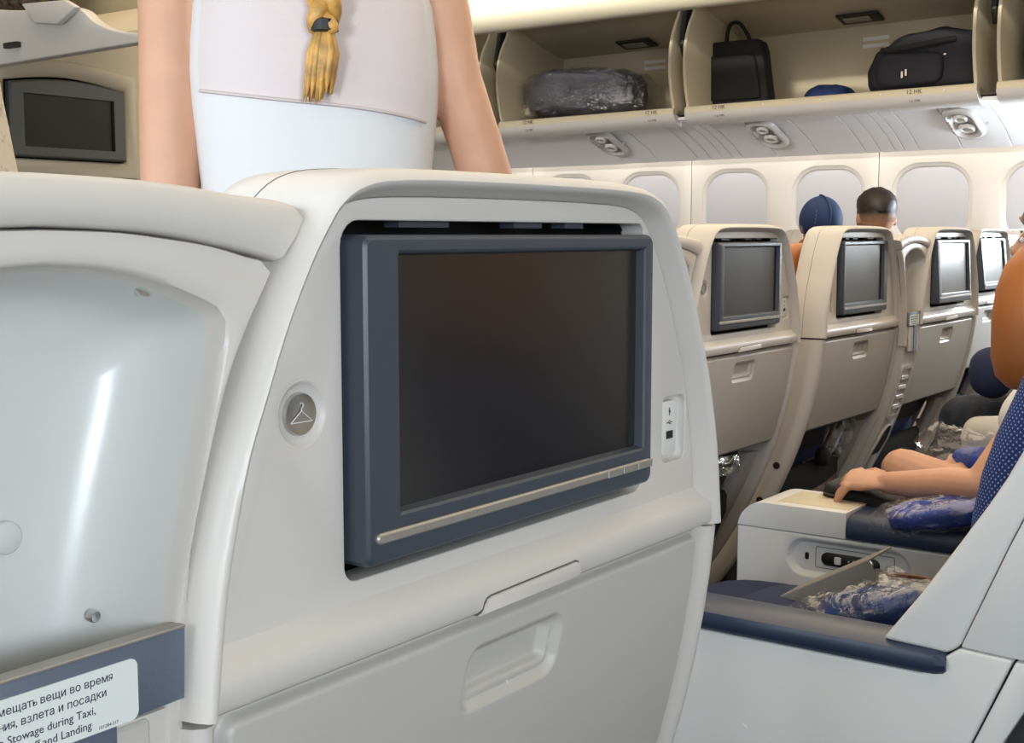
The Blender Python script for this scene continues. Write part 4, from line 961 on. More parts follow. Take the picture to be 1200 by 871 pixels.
# ---------------------------------------------------------------- luggage in the overhead bins
t = thing('laptop_bag', 'slim black laptop bag standing upright in the overhead bin, handle raised', 'bag', (5.80, 2.84, 1.812))
ol = [(0.215, 0.0), (0.235, 0.27), (0.231, 0.30), (0.21, 0.322), (-0.115, 0.322), (-0.145, 0.305), (-0.160, 0.26), (-0.195, 0.02), (-0.190, 0.0)]
mb = MB(); lo = []
for dx, g in ((-0.045, 0.94), (-0.04, 0.98), (-0.025, 1.0), (0.025, 1.0), (0.04, 0.98), (0.045, 0.94)):
    lo.append([(dx, y * g, 0.16 + (z - 0.16) * g + 0.002) for y, z in ol])
mb.loft(lo, True, True, True); part('bag_body', mb, M['blackbag'], t, bevel=(0.012, 3), smooth=60)
pk = MB(); lo = []
for dx, g in ((-0.045, 0.80), (-0.058, 0.78), (-0.062, 0.74)): lo.append([(dx, y * g, 0.145 + (z - 0.16) * g * 0.85) for y, z in ol])
pk.loft(lo, True, True, True); part('front_pocket', pk, M['blackbag'], t, smooth=50)
hd = [(0, 0.055, 0.31), (0, 0.052, 0.36), (0, 0.040, 0.40), (0, 0.015, 0.415), (0, -0.015, 0.405), (0, -0.05, 0.36), (0, -0.075, 0.31)]
part('carry_handle', MB().tube([tuple(p) for p in crom([Vector(h) for h in hd], 4)], 0.013, 8, flat=0.7), M['blackbag'], t)
part('zip_pull', MB().box((-0.048, 0.13, 0.285), (0.004, 0.012, 0.006)), M['steel'], t)
t = thing('travel_bag', 'big dark navy travel bag filling the near end of the overhead bin', 'bag', (5.80, 1.90, 1.822))
mb = MB(); lo = []
prof = [(0.235, 0.0), (0.246, 0.05), (0.240, 0.10), (0.22, 0.135), (0.20, 0.175), (0.15, 0.205), (0.09, 0.232), (0.0, 0.255), (-0.09, 0.268), (-0.20, 0.25), (-0.26, 0.22), (-0.275, 0.14), (-0.27, 0.0)]
for dx, g in ((-0.14, 0.80), (-0.13, 0.90), (-0.10, 0.98), (0.0, 1.02), (0.10, 0.98), (0.13, 0.9), (0.14, 0.8)):
    lo.append([(dx, y * g, 0.12 + (z - 0.12) * g) for y, z in [tuple(p)[:2] for p in crom([Vector((a, b, 0)) for a, b in prof], 4)]])
mb.loft(lo, True, True, True); mb = crumple(mb, 0.010, 12, 4)
zmin = min(p[2] for p in mb.v); mb.v = [(x, y, z - zmin + 0.008) for x, y, z in mb.v]
part('bag_body', mb, M['navybag'], t, smooth=180)
part('outer_pocket', crumple(MB().ball((-0.135, 0.04, 0.10), (0.03, 0.15, 0.075), 26, 16, 0.5), 0.004, 14), M['navybag'], t, smooth=180)
part('carry_strap', MB().tube([tuple(p) for p in crom([Vector(q) for q in ((-0.14, 0.17, 0.19), (-0.165, 0.10, 0.185), (-0.17, -0.04, 0.20), (-0.15, -0.16, 0.215))], 4)], 0.012, 8, flat=0.4), M['blackbag'], t)
for q, y in enumerate((0.062, 0.045)): part('zip_pull', MB().box((-0.168, y, 0.075 + 0.008 * q), (0.004, 0.008, 0.028)), M['steel'], t)
part('buckle', MB().box((-0.160, -0.12, 0.150), (0.004, 0.010, 0.006)), M['steel'], t)
w = wrapped('wrapped_bedding', 'large grey blue bundle in cloudy film lying in the overhead bin', 'bedding', (5.80, 3.70, 1.935), (0.19, 0.325, 0.118), R(math.radians(2), 3, 'X'), 'greyblue', 0.6, [((0, -1, -0.35), 0.09, 4)], 0.018, 1.04, fm='cloudyfilm')
t = thing('film_bag', 'small crumpled bag of clear film beside the film-wrapped bundle', 'bag', (5.74, 4.02, 1.865))
part('contents', crumple(MB().ball((0, -0.0, -0.01), (0.05, 0.03, 0.03), 20, 12, 0.8), 0.008, 20), M['bin'], t, smooth=180)
f = MB().ball((0, 0, 0), (0.07, 0.045, 0.055), 36, 22, 0.7); crumple(f, 0.012, 22, 15); crumple(f, 0.005, 70, 16); part('plastic_wrap', f, M['film'], t, smooth=40)
t = thing('folded_blanket', 'flat blue blanket on the bin floor between the laptop bag and travel bag', 'blanket', (5.90, 2.40, 1.842))
part('blanket_body', crumple(MB().ball((0, 0, 0), (0.10, 0.11, 0.062), 26, 14, 0.7), 0.008, 16), M['blueblanket'], t, smooth=180)
t = thing('dark_bag', 'black bag at the frame edge in the bin behind the travel bag', 'bag', (5.80, 1.20, 1.825))
mb = MB().ball((0, 0, 0.165), (0.15, 0.265, 0.16), 30, 20, 0.5); part('bag_body', crumple(mb, 0.008, 12, 7), M['blackbag'], t, smooth=180)
part('zip_pull', MB().box((-0.162, 0.22, 0.17), (0.006, 0.010, 0.012)), M['steel'], t)
part('carry_strap', MB().tube([(-0.14, 0.12, 0.27), (-0.17, 0.06, 0.25), (-0.17, -0.06, 0.25), (-0.14, -0.12, 0.27)], 0.012, 8, flat=0.4), M['blackbag'], t)
# ---------------------------------------------------------------- people
def xf(mb, T):
    mb.v = [tuple(T @ Vector(p)) for p in mb.v]; return mb
def head_chain(b, c, s, T=None):
    """skull, jaw, nose and ears; face looks along +y. s = head height"""
    q = MB()
    q.ball(c + Vector((0, -0.02 * s, 0.10 * s)), (0.335 * s, 0.41 * s, 0.40 * s), 22, 14)
    q.ball(c + Vector((0, 0.13 * s, -0.16 * s)), (0.26 * s, 0.29 * s, 0.32 * s), 20, 12)
    q.limb([c + Vector((0, 0.405 * s, 0.06 * s)), c + Vector((0, 0.47 * s, -0.09 * s))], [0.035 * s, 0.06 * s], 10)
    for k in (-1, 1): q.ball(c + Vector((k * 0.345 * s, -0.02 * s, -0.02 * s)), (0.03 * s, 0.075 * s, 0.12 * s), 10, 8)
    q.limb([c + Vector((0, 0.385 * s, -0.265 * s)), c + Vector((0.001, 0.37 * s, -0.40 * s))], [0.05 * s, 0.07 * s], 10)
    if T: xf(q, T)
    b.add(q.v, q.f)
def face_parts(t, c, s, T, hairmat):
    for k in (-1, 1):
        e = xf(MB().ball(c + Vector((k * 0.15 * s, 0.375 * s, 0.02 * s)), (0.055 * s, 0.03 * s, 0.032 * s), 12, 8), T); eo = part('eye', e, M['eye'], t)
        e = xf(MB().ball(c + Vector((k * 0.15 * s, 0.402 * s, 0.02 * s)), (0.024 * s, 0.008 * s, 0.026 * s), 10, 6), T); part('iris', e, M['hairbrown'], eo)
        e = xf(MB().limb([c + Vector((k * 0.09 * s, 0.405 * s, 0.10 * s)), c + Vector((k * 0.22 * s, 0.36 * s, 0.105 * s))], [0.014 * s, 0.009 * s], 8), T); part('eyebrow', e, hairmat, t)
    e = xf(MB().limb([c + Vector((-0.09 * s, 0.41 * s, -0.235 * s)), c + Vector((0, 0.435 * s, -0.23 * s)), c + Vector((0.09 * s, 0.41 * s, -0.235 * s))], [0.012 * s, 0.024 * s, 0.012 * s], 8), T); part('mouth', e, M['lip'], t)
def hair_cap(t, c, s, T, m, low=-0.12, name='hair', thick=0.03, fade=0.0, rough=0.008):
    mb = MB(); lo = []
    n = 28
    for i in range(15):
        a = PI / 2 - (PI / 2 + 0.45) * i / 14; l = []
        for j in range(n):
            th = 2 * PI * j / n
            front = max(0, math.sin(th)) ** 0.7
            zl = low + (0.40 - low) * front * 0.78
            zq = 0.43 * math.sin(a) + 0.10; ex = thick * (1 - fade * (1 - sstep(low - 0.02, low + 0.30, zq)))
            p = Vector(((0.335 + ex) * math.cos(a) * math.cos(th), (0.41 + ex) * math.cos(a) * math.sin(th) - 0.02, (0.40 + ex) * math.sin(a) + 0.10))
            if p.z < zl: p.z = zl
            wob = rough * noise.noise(Vector((p.x * 14, p.y * 14, p.z * 5)))
            l.append(c + p * s * (1 + wob))
        lo.append(l)
    mb.loft(lo, True, True, False); return part(name, xf(mb, T), m, t, smooth=180)
ID = Matrix.Identity(4)
def hand(b, w, d, pn, s, curl, side, thumb=True, fan=1.5, vary=0.0):
    """palm and five fingers. w wrist, d direction, pn back-of-hand normal, side = direction of the thumb"""
    d, pn, side = d.normalized(), pn.normalized(), side.normalized()
    k = w + d * 0.085 * s
    b.tube([w - d * 0.01, w + d * 0.02 * s, w + d * 0.05 * s, k], [0.024 * s, 0.030 * s, 0.038 * s, 0.037 * s], 12, True, 0.42, side)
    tips = []
    for i, (o, L) in enumerate(((0.030, 0.070), (0.010, 0.078), (-0.010, 0.073), (-0.029, 0.058))):
        p0 = k + side * o * s * (1.0 + 0.12 * fan / 1.5 - 0.12) - d * 0.012 * s; p = p0; ang = 0.15 - vary * (o - 0.03) * 4; pts = [p0]
        for f in (0.45, 0.32, 0.23):
            ang += curl * (0.5 + f); dirv = d * math.cos(ang) - pn * math.sin(ang) + side * o * fan
            p = p + dirv.normalized() * L * s * f * 1.15; pts.append(p)
        b.limb(pts, [0.0095 * s, 0.0088 * s, 0.008 * s, 0.007 * s], 10); tips.append((pts[-1], (pts[-1] - pts[-2]).normalized()))
    if thumb:
        a = w + d * 0.022 * s + side * 0.026 * s
        b.limb([a, a + d * 0.028 * s + side * 0.024 * s - pn * 0.006, a + d * 0.055 * s + side * 0.030 * s - pn * 0.014], [0.012 * s, 0.0105 * s, 0.0085 * s], 10)
    return tips
V = Vector
def torso_pts(H, lean=0.0, hip=None):
    hip = hip or V((0, 0, 0.52 * H))
    dv = V((0, -math.sin(lean), math.cos(lean)))
    hs = [(0.0, 0.092), (0.055, 0.085), (0.11, 0.078), (0.17, 0.086), (0.235, 0.097), (0.28, 0.088), (0.305, 0.055), (0.325, 0.036), (0.36, 0.032)]
    return [(hip + dv * h * H, r * H) for h, r in hs], dv
def standing(name, label, loc, yaw, H, top, pants, skin, hairm, group=None, slim=1.0, arms=True, cap=None, head=0.133, voxel=0.009):
    t = thing(name, label, 'person', loc, yaw, group)
    tp, dv = torso_pts(H)
    b = MB(); b.limb([p for p, r in tp[:7]], [r * slim for p, r in tp[:7]], 22, 0.60, (1, 0, 0)); b.tube([tp[5][0], tp[8][0] + V((0, 0.01, 0.03 * H))], [0.036 * H, 0.032 * H], 14)
    hc = V((0, 0.01, 0.93 * H)); hs = head * H
    head_chain(b, hc, hs)
    sh = 0.802 * H; sw = 0.098 * H * slim
    cl = MB(); cl.limb([p for p, r in tp[:7]], [r * slim + 0.010 for p, r in tp[:7]], 22, 0.64, (1, 0, 0))
    for k in (-1, 1):
        S, E, Wr = V((k * sw, 0, sh)), V((k * (sw + 0.035 * H), -0.01, 0.63 * H)), V((k * (sw + 0.045 * H), 0.05, 0.49 * H))
        b.limb([S, S.lerp(E, 0.5), E], [0.034 * H * slim, 0.028 * H, 0.023 * H], 14); b.limb([E, E.lerp(Wr, 0.35), Wr], [0.023 * H, 0.024 * H, 0.0165 * H], 14)
        hand(b, Wr, V((0, 0.25, -1)), V((k, 0.2, 0)), H / 1.75, 0.28, V((0, 1, 0)))
        cl.limb([S, S.lerp(E, 0.75)], [0.034 * H * slim + 0.014, 0.028 * H + 0.014], 16)
        Hp, Kn, An = V((k * 0.05 * H, 0, 0.50 * H)), V((k * 0.055 * H, 0.01, 0.28 * H)), V((k * 0.055 * H, -0.015, 0.045 * H))
        b.limb([Hp, Kn], [0.052 * H, 0.034 * H], 14); b.limb([Kn, Kn.lerp(An, 0.3), An], [0.033 * H, 0.033 * H, 0.020 * H], 14)
    part_mesh = remesh(b, voxel); link('body', part_mesh, skin, t, world=False)
    link('top', remesh(cl, voxel), top, t, world=False)
    pt = MB()
    pt.limb([V((0, 0, 0.46 * H)), V((0, 0, 0.565 * H))], [0.098 * H * slim, 0.090 * H * slim], 20, 0.66, (1, 0, 0))
    for k in (-1, 1):
        pt.limb([V((k * 0.05 * H, 0, 0.49 * H)), V((k * 0.055 * H, 0.01, 0.28 * H)), V((k * 0.055 * H, -0.015, 0.05 * H))], [0.058 * H, 0.042 * H, 0.034 * H], 16)
        part('shoe', MB().ball((k * 0.055 * H, 0.03 * H, 0.022 * H), (0.030 * H, 0.075 * H, 0.0225 * H), 16, 10, 0.7), M['black'], t)
    link('trousers', remesh(pt, voxel), pants, t, world=False)
    face_parts(t, hc, hs, ID, hairm)
    return t, hc, hs

# woman in white, her back to the camera
def woman():
    H = 1.80
    t = thing('person', 'woman in sleeveless white top with blond braid, standing back to camera in aisle', 'person', (1.19, 1.166, 0), -math.radians(46))
    b = MB()
    tor = [(0.90, 0.165, 0.62), (0.98, 0.155, 0.62), (1.08, 0.130, 0.62), (1.18, 0.128, 0.62), (1.28, 0.137, 0.62), (1.38, 0.147, 0.62), (1.46, 0.152, 0.60), (1.51, 0.150, 0.50), (1.545, 0.085, 0.55)]
    b.limb([V((0, 0, z)) for z, r, f in tor], [r for z, r, f in tor], 24, 0.62, (1, 0, 0))
    b.tube([V((0, 0, 1.52)), V((0, 0.02, 1.64))], [0.055, 0.050], 14)
    hc = V((0, 0.025, 1.70)); hs = 0.225; head_chain(b, hc, hs)
    # arms: left hangs straight, right bends outwards
    Ls, Le, Lw = V((-0.176, 0.0, 1.500)), V((-0.184, -0.01, 1.18)), V((-0.185, 0.08, 0.96))
    Rs, Rm_, Re, Rw = V((0.158, 0.0, 1.500)), V((0.176, 0.005, 1.40)), V((0.240, 0.03, 1.215)), V((0.22, 0.24, 1.10))
    b.limb([Ls, Ls.lerp(Le, 0.35), Ls.lerp(Le, 0.7), Le], [0.040, 0.0385, 0.037, 0.034], 16); b.limb([Le, Le.lerp(Lw, 0.3), Lw], [0.034, 0.034, 0.023], 16)
    b.limb([Rs, Rm_, Rm_.lerp(Re, 0.5), Re], [0.036, 0.036, 0.036, 0.034], 16); b.limb([Re, Re.lerp(Rw, 0.3), Rw], [0.034, 0.034, 0.023], 16)
    hand(b, Lw, V((0, 0.3, -1)), V((-1, 0.2, 0)), 1.0, 0.3, V((0, 1, 0.2)))
    hand(b, Rw, V((-0.1, 1, -0.35)), V((0, 0.3, 1)), 1.0, 0.3, V((-1, 0, 0)))
    for k in (-1, 1):
        b.limb([V((k * 0.085, 0, 0.88)), V((k * 0.09, 0.01, 0.50))], [0.090, 0.058], 16); b.limb([V((k * 0.09, 0.01, 0.50)), V((k * 0.09, -0.01, 0.38)), V((k * 0.09, -0.03, 0.09))], [0.056, 0.056, 0.034], 16)
    link('body', remesh(b, 0.007), M['skin'], t, world=False)
    # sleeveless top with armholes, sheer yoke at the back
    tz = [(0.98, 0.168), (1.04, 0.156), (1.10, 0.146), (1.18, 0.140), (1.25, 0.143), (1.31, 0.149), (1.36, 0.154), (1.40, 0.156), (1.44, 0.154), (1.48, 0.150), (1.515, 0.140), (1.54, 0.115), (1.552, 0.085)]
    c = MB(); n = 48; lo = []
    def ring(z, r, k=0.66, off=0.0):
        return [V(((r + off) * math.copysign(abs(math.cos(a)) ** 0.85, math.cos(a)), (r * k + off + 0.006) * math.copysign(abs(math.sin(a)) ** 0.85, math.sin(a)), z)) for a in [2 * PI * j / n for j in range(n)]]
    for z, r in tz: lo.append(ring(z, r))
    c.loft(lo, True, False, False)
    part('white_top', c, M['whitecloth'], t, smooth=180)
    y = MB(); rows = []
    zz = [1.352, 1.37, 1.40, 1.44, 1.48, 1.515, 1.535]
    def rad(z):
        for (z0, r0), (z1, r1) in zip(tz, tz[1:]):
            if z0 <= z <= z1: return r0 + (r1 - r0) * (z - z0) / (z1 - z0)
        return tz[-1][1]
    for i, z in enumerate(zz):
        row = []
        for j in range(21):
            f = j / 20; a = -PI / 2 + (f - 0.5) * 2 * 1.02
            zt = z + (0.020 - 0.034 * f) * (1 - i / (len(zz) - 1))
            r = rad(zt); off = 0.0025
            row.append(V(((r + off) * math.copysign(abs(math.cos(a)) ** 0.85, math.cos(a)), (r * 0.66 + off + 0.006) * math.copysign(abs(math.sin(a)) ** 0.85, math.sin(a)), zt)))
        rows.append(row)
    y.loft(rows, False); part('sheer_yoke', y, M['sheer'], t, smooth=180, label='pinkish sheer back panel')
    part('yoke_seam', MB().tube([p + V((0, -0.001, 0)) for p in rows[0]], 0.0022, 6), M['seamcloth'], t)
    sk = MB(); sk.loft([ring(z, r, 0.7) for z, r in ((1.00, 0.170), (0.90, 0.182), (0.75, 0.185), (0.55, 0.170), (0.50, 0.165))], True, True, True)
    part('skirt', sk, M['navyfab'], t, smooth=180)
    for k in (-1, 1): part('shoe', MB().ball((k * 0.09, 0.03, 0.045), (0.040, 0.115, 0.045), 16, 10, 0.7), M['black'], t)
    face_parts(t, hc, hs, ID, M['blond']); hair_cap(t, hc, hs, ID, M['blond'], -0.25)
    # braid down the back
    for q in range(3):
        pts = []; R_ = []
        for i in range(40):
            f = i / 39; z = 1.66 - 0.22 * f; yb = -0.098 - 0.028 * sstep(0.0, 0.45, f)
            a = f * 2 * PI * 2.2 + q * 2 * PI / 3
            pts.append(V((0.012 + 0.011 * math.cos(a), yb - 0.004 + 0.007 * math.sin(2 * a), z))); R_.append(0.0125 - 0.003 * f)
        br = part('braid_strand', MB().limb(pts, R_, 10), M['blond'], t, smooth=180)
    part('hair_tie', MB().lathe([(0.012, -0.008), (0.0165, -0.006), (0.0165, 0.006), (0.012, 0.008)], (0.012, -0.130, 1.441), 'z', 16), M['black'], t)
    rl = random.Random(5)
    part('hair_tail', MB().limb([V((0.012, -0.130, 1.438)), V((0.010, -0.131, 1.41)), V((0.006, -0.128, 1.385)), V((0.003, -0.124, 1.362))], [0.011, 0.0165, 0.0145, 0.006], 14, 0.7, (1, 0, 0)), M['blond'], t, smooth=180)
    for q in range(18):
        a = q / 18 * 2 * PI; k = 0.6 + 0.5 * rl.random(); ox, oy = 0.014 * math.cos(a) * k, 0.010 * math.sin(a) * k
        part('hair_lock', MB().limb([V((0.012 + ox * 0.6, -0.130 + oy * 0.7, 1.437)), V((0.010 + ox * 1.15, -0.131 + oy, 1.41)), V((0.006 + ox * 1.15, -0.128 + oy, 1.382)), V((0.003 + ox * 1.3, -0.124 + oy * 0.8, 1.352 + 0.016 * rl.random()))], [0.003, 0.0042, 0.0036, 0.0008], 7), M['blond'], t, smooth=180)
woman()

# young passenger whose forearm rests on the black pouch
def seated_person():
    t = thing('person', 'seated person in white T-shirt, bare forearm stretched over a black pouch', 'person', (2.75, 0.56, 0))
    o = V((2.75, 0.56, 0))
    def w(x, y, z): return V((x, y, z)) - o
    b = MB()
    hip = w(2.76, 0.57, 0.575)
    ch = [(hip, 0.135), (w(2.76, 0.545, 0.66), 0.125), (w(2.755, 0.53, 0.76), 0.122), (w(2.75, 0.53, 0.87), 0.135), (w(2.75, 0.535, 0.95), 0.130), (w(2.745, 0.545, 1.0), 0.08)]
    b.limb([p for p, r in ch], [r for p, r in ch], 20, 0.64, (1, 0, 0))
    b.tube([w(2.745, 0.545, 0.98), w(2.735, 0.58, 1.10)], [0.047, 0.044], 14)
    hc = w(2.725, 0.605, 1.185); hs = 0.205; head_chain(b, hc, hs)
    S, U, El = w(2.60, 0.555, 0.955), w(2.50, 0.610, 0.84), w(2.425, 0.672, 0.728)
    b.limb([S, U, El], [0.045, 0.040, 0.033], 16)
    Wr = w(2.470, 0.862, 0.709)
    b.limb([El, El.lerp(Wr, 0.3) + V((0, 0, 0.004)), El.lerp(Wr, 0.7), Wr], [0.0335, 0.034, 0.028, 0.0225], 16)
    d = V((0.06, 0.92, -0.02)); tips = hand(b, Wr, d, V((-0.30, 0.1, 0.95)), 1.0, 0.36, V((0.95, -0.05, 0.30)), True, 4.0, 1.6)
    S2_, E2, W2 = w(2.90, 0.55, 0.955), w(2.98, 0.60, 0.73), w(2.92, 0.80, 0.69)
    b.limb([S2_, S2_.lerp(E2, 0.5), E2], [0.045, 0.040, 0.033], 14); b.limb([E2, E2.lerp(W2, 0.3), W2], [0.033, 0.033, 0.022], 14)
    hand(b, W2, V((-0.2, 1, 0.0)), V((0, 0, 1)), 0.92, 0.35, V((-1, 0, 0)))
    for k, (hx, kx, ky, kz, ax, ay) in ((-1, (2.69, 2.625, 1.030, 0.570, 2.62, 1.00)), (1, (2.83, 2.862, 0.965, 0.665, 2.86, 1.02))):
        Hp, Kn, An = w(hx, 0.60, 0.555), w(kx, ky, kz), w(ax, ay, 0.07)
        b.limb([Hp, Hp.lerp(Kn, 0.5), Kn], [0.075, 0.066, 0.050], 16); b.limb([Kn, Kn.lerp(An, 0.3), An], [0.048, 0.050, 0.032], 14)
        part('shoe', MB().ball(An + V((0, 0.05, -0.025)), (0.042, 0.11, 0.044), 14, 10, 0.7), M['black'], t)
    link('body', remesh(b, 0.0036, 2), M['skin'], t, world=False)
    for p, dv in tips[1:]:
        n_ = MB().ball(p + V((-0.002, 0.0, 0.0050)), (0.0045, 0.0055, 0.0022), 10, 6); part('nail', n_, M['nail'], t)
    c = MB(); c.limb([p for p, r in ch[:5]] + [w(2.745, 0.545, 0.985)], [r + 0.012 for p, r in ch[:5]] + [0.09], 22, 0.68, (1, 0, 0))
    c.limb([S, S.lerp(U, 0.9)], [0.058, 0.062], 16); c.limb([S2_, S2_.lerp(E2, 0.45)], [0.058, 0.062], 16)
    link('white_shirt', remesh(c, 0.008), M['whitecloth'], t, world=False)
    sh = MB(); sh.limb([hip + V((-0.05, 0, -0.02)), hip + V((0.05, 0, -0.02))], [0.10, 0.10], 16)
    for hx, ex, ez in ((2.69, 2.66, 0.565), (2.83, 2.845, 0.60)): sh.limb([w(hx, 0.58, 0.56), w(ex, 0.80, ez)], [0.088, 0.078], 16)
    link('shorts', remesh(sh, 0.009), M['darkfab'], t, world=False)
    face_parts(t, hc, hs, ID, M['hairbrown']); hair_cap(t, hc, hs, ID, M['hairbrown'], -0.28, thick=0.06)
seated_person()
t = thing('padded_pouch', 'black padded pouch on the lap under the stretched hand', 'pouch', (2.545, 0.885, 0.655))
mb = MB().ball((0, 0, 0), (0.075, 0.125, 0.024), 30, 14, 0.35, R(math.radians(8), 3, 'X')); part('pouch_body', mb, M['blackbag'], t, smooth=180)
part('zip_line', MB().tube([(-0.0755, -0.11, -0.012), (-0.0762, 0.0, 0.002), (-0.0755, 0.11, 0.017)], 0.0025, 6), M['black'], t)
t = thing('leather_pouch', 'small tan leather lump beside the black pouch, behind the blue pillow', 'pouch', (2.475, 0.785, 0.678))
part('pouch_body', crumple(MB().ball((0, 0, 0), (0.03, 0.036, 0.028), 24, 16, 0.7), 0.007, 30, 3), M['tan'], t, smooth=180)

# person in dark jeans further along the row
def jeans_person():
    t = thing('person', 'person in dark jeans, only the raised thigh seen beyond the orange headrest', 'person', (3.45, 0.5, 0))
    o = V((3.45, 0.5, 0))
    def w(x, y, z): return V((x, y, z)) - o
    b = MB()
    ch = [(w(3.45, 0.55, 0.58), 0.15), (w(3.45, 0.50, 0.75), 0.135), (w(3.45, 0.48, 0.90), 0.155), (w(3.45, 0.47, 1.0), 0.145), (w(3.45, 0.48, 1.05), 0.08)]
    b.limb([p for p, r in ch], [r for p, r in ch], 18, 0.64, (1, 0, 0)); b.tube([w(3.45, 0.48, 1.03), w(3.45, 0.50, 1.13)], [0.055, 0.05], 12)
    hc = w(3.45, 0.52, 1.20); head_chain(b, hc, 0.22)
    for k in (-1, 1):
        S, E, Wr = w(3.45 + k * 0.17, 0.49, 1.0), w(3.45 + k * 0.22, 0.52, 0.75), w(3.45 + k * 0.10, 0.72, 0.72)
        b.limb([S, E], [0.05, 0.038], 14); b.limb([E, Wr], [0.038, 0.025], 14); hand(b, Wr, V((-k * 0.6, 0.8, 0)), V((0, 0, 1)), 1, 0.3, V((-k, 0, 0)))
    link('body', remesh(b, 0.009), M['skin2'], t, world=False)
    c = MB(); c.limb([p for p, r in ch], [r + 0.012 for p, r in ch[:4]] + [0.085], 18, 0.68, (1, 0, 0))
    for k in (-1, 1): c.limb([w(3.45 + k * 0.17, 0.49, 1.0), w(3.45 + k * 0.205, 0.51, 0.85)], [0.064, 0.06], 14)
    link('top', remesh(c, 0.010), M['darkfab'], t, world=False)
    j = MB(); j.limb([w(3.38, 0.55, 0.57), w(3.52, 0.55, 0.57)], [0.11, 0.11], 16)
    j.limb([w(3.38, 0.60, 0.60), w(3.385, 0.82, 0.715), w(3.395, 0.985, 0.715)], [0.10, 0.090, 0.068], 18); j.limb([w(3.395, 0.985, 0.70), w(3.40, 1.03, 0.50), w(3.40, 1.05, 0.09)], [0.068, 0.065, 0.05], 16)
    j.limb([w(3.53, 0.60, 0.58), w(3.58, 1.0, 0.60)], [0.09, 0.068], 16); j.limb([w(3.58, 1.0, 0.60), w(3.58, 1.02, 0.09)], [0.066, 0.05], 16)
    link('jeans', remesh(j, 0.008), M['jeans'], t, world=False)
    for x, y in ((3.40, 1.09), (3.58, 1.06)): part('shoe', MB().ball(w(x, y, 0.045), (0.045, 0.12, 0.044), 14, 10, 0.7), M['black'], t)
    face_parts(t, hc, 0.22, ID, M['hairdark']); hair_cap(t, hc, 0.22, ID, M['hairdark'], -0.1)
jeans_person()
t = thing('neck_pillow', 'round navy cushion on the lap of the person in jeans', 'pillow', (3.30, 0.895, 0.855))
part('cushion_body', crumple(MB().ball((0, 0, 0), (0.06, 0.055, 0.065), 22, 14, 0.9), 0.003, 14), M['navyfab'], t, smooth=180)

# child in a blue cap standing in the far aisle, boy with cropped hair in front of the far window
t, hc, hs = standing('person', 'child in ribbed blue cap and orange top beyond the beige seat backs', (4.78, 1.965, 0), -math.radians(48), 1.325, M['orange'], M['jeans'], M['skin2'], M['hairdark'], slim=1.08, head=0.165)
hd_ = MB().ball((0, -0.035, 1.072), (0.17, 0.11, 0.115), 26, 16); hd_.ball((0, -0.06, 1.148), (0.115, 0.085, 0.06), 22, 12); part('hood', hd_, M['orange'], t, smooth=180)
mb = MB(); lo = []
n = 32
for i in range(16):
    a = PI / 2 - (PI / 2 + 0.55) * i / 15
    lo.append([hc + V((0.375 * math.cos(a) * math.cos(2 * PI * j / n), 0.455 * math.cos(a) * math.sin(2 * PI * j / n) - 0.01, 0.44 * math.sin(a) + 0.10)) * hs for j in range(n)])
mb.loft(lo, True, True, False); cpo = part('cap', mb, M['cap'], t, smooth=180)
rib = [hc + V((0.02 * math.sin(3 * a), -0.462 * math.cos(a) - 0.01, 0.447 * math.sin(a) + 0.10)) * hs for a in [-0.5 + 0.13 * k for k in range(17)]]
part('cap_ridge', MB().limb(rib, [0.005] * len(rib), 8), M['cap'], cpo)
for q in range(5):
    a = -0.3 + 0.16 * q
    part('stitch', MB().limb([hc + V((-0.245 + 0.008 * q, -0.36 * math.cos(a) - 0.02, 0.42 * math.sin(a) + 0.10)) * hs, hc + V((-0.240 + 0.008 * q, -0.362 * math.cos(a + 0.07) - 0.02, 0.42 * math.sin(a + 0.07) + 0.10)) * hs], [0.0011, 0.0011], 6), M['alu'], cpo)
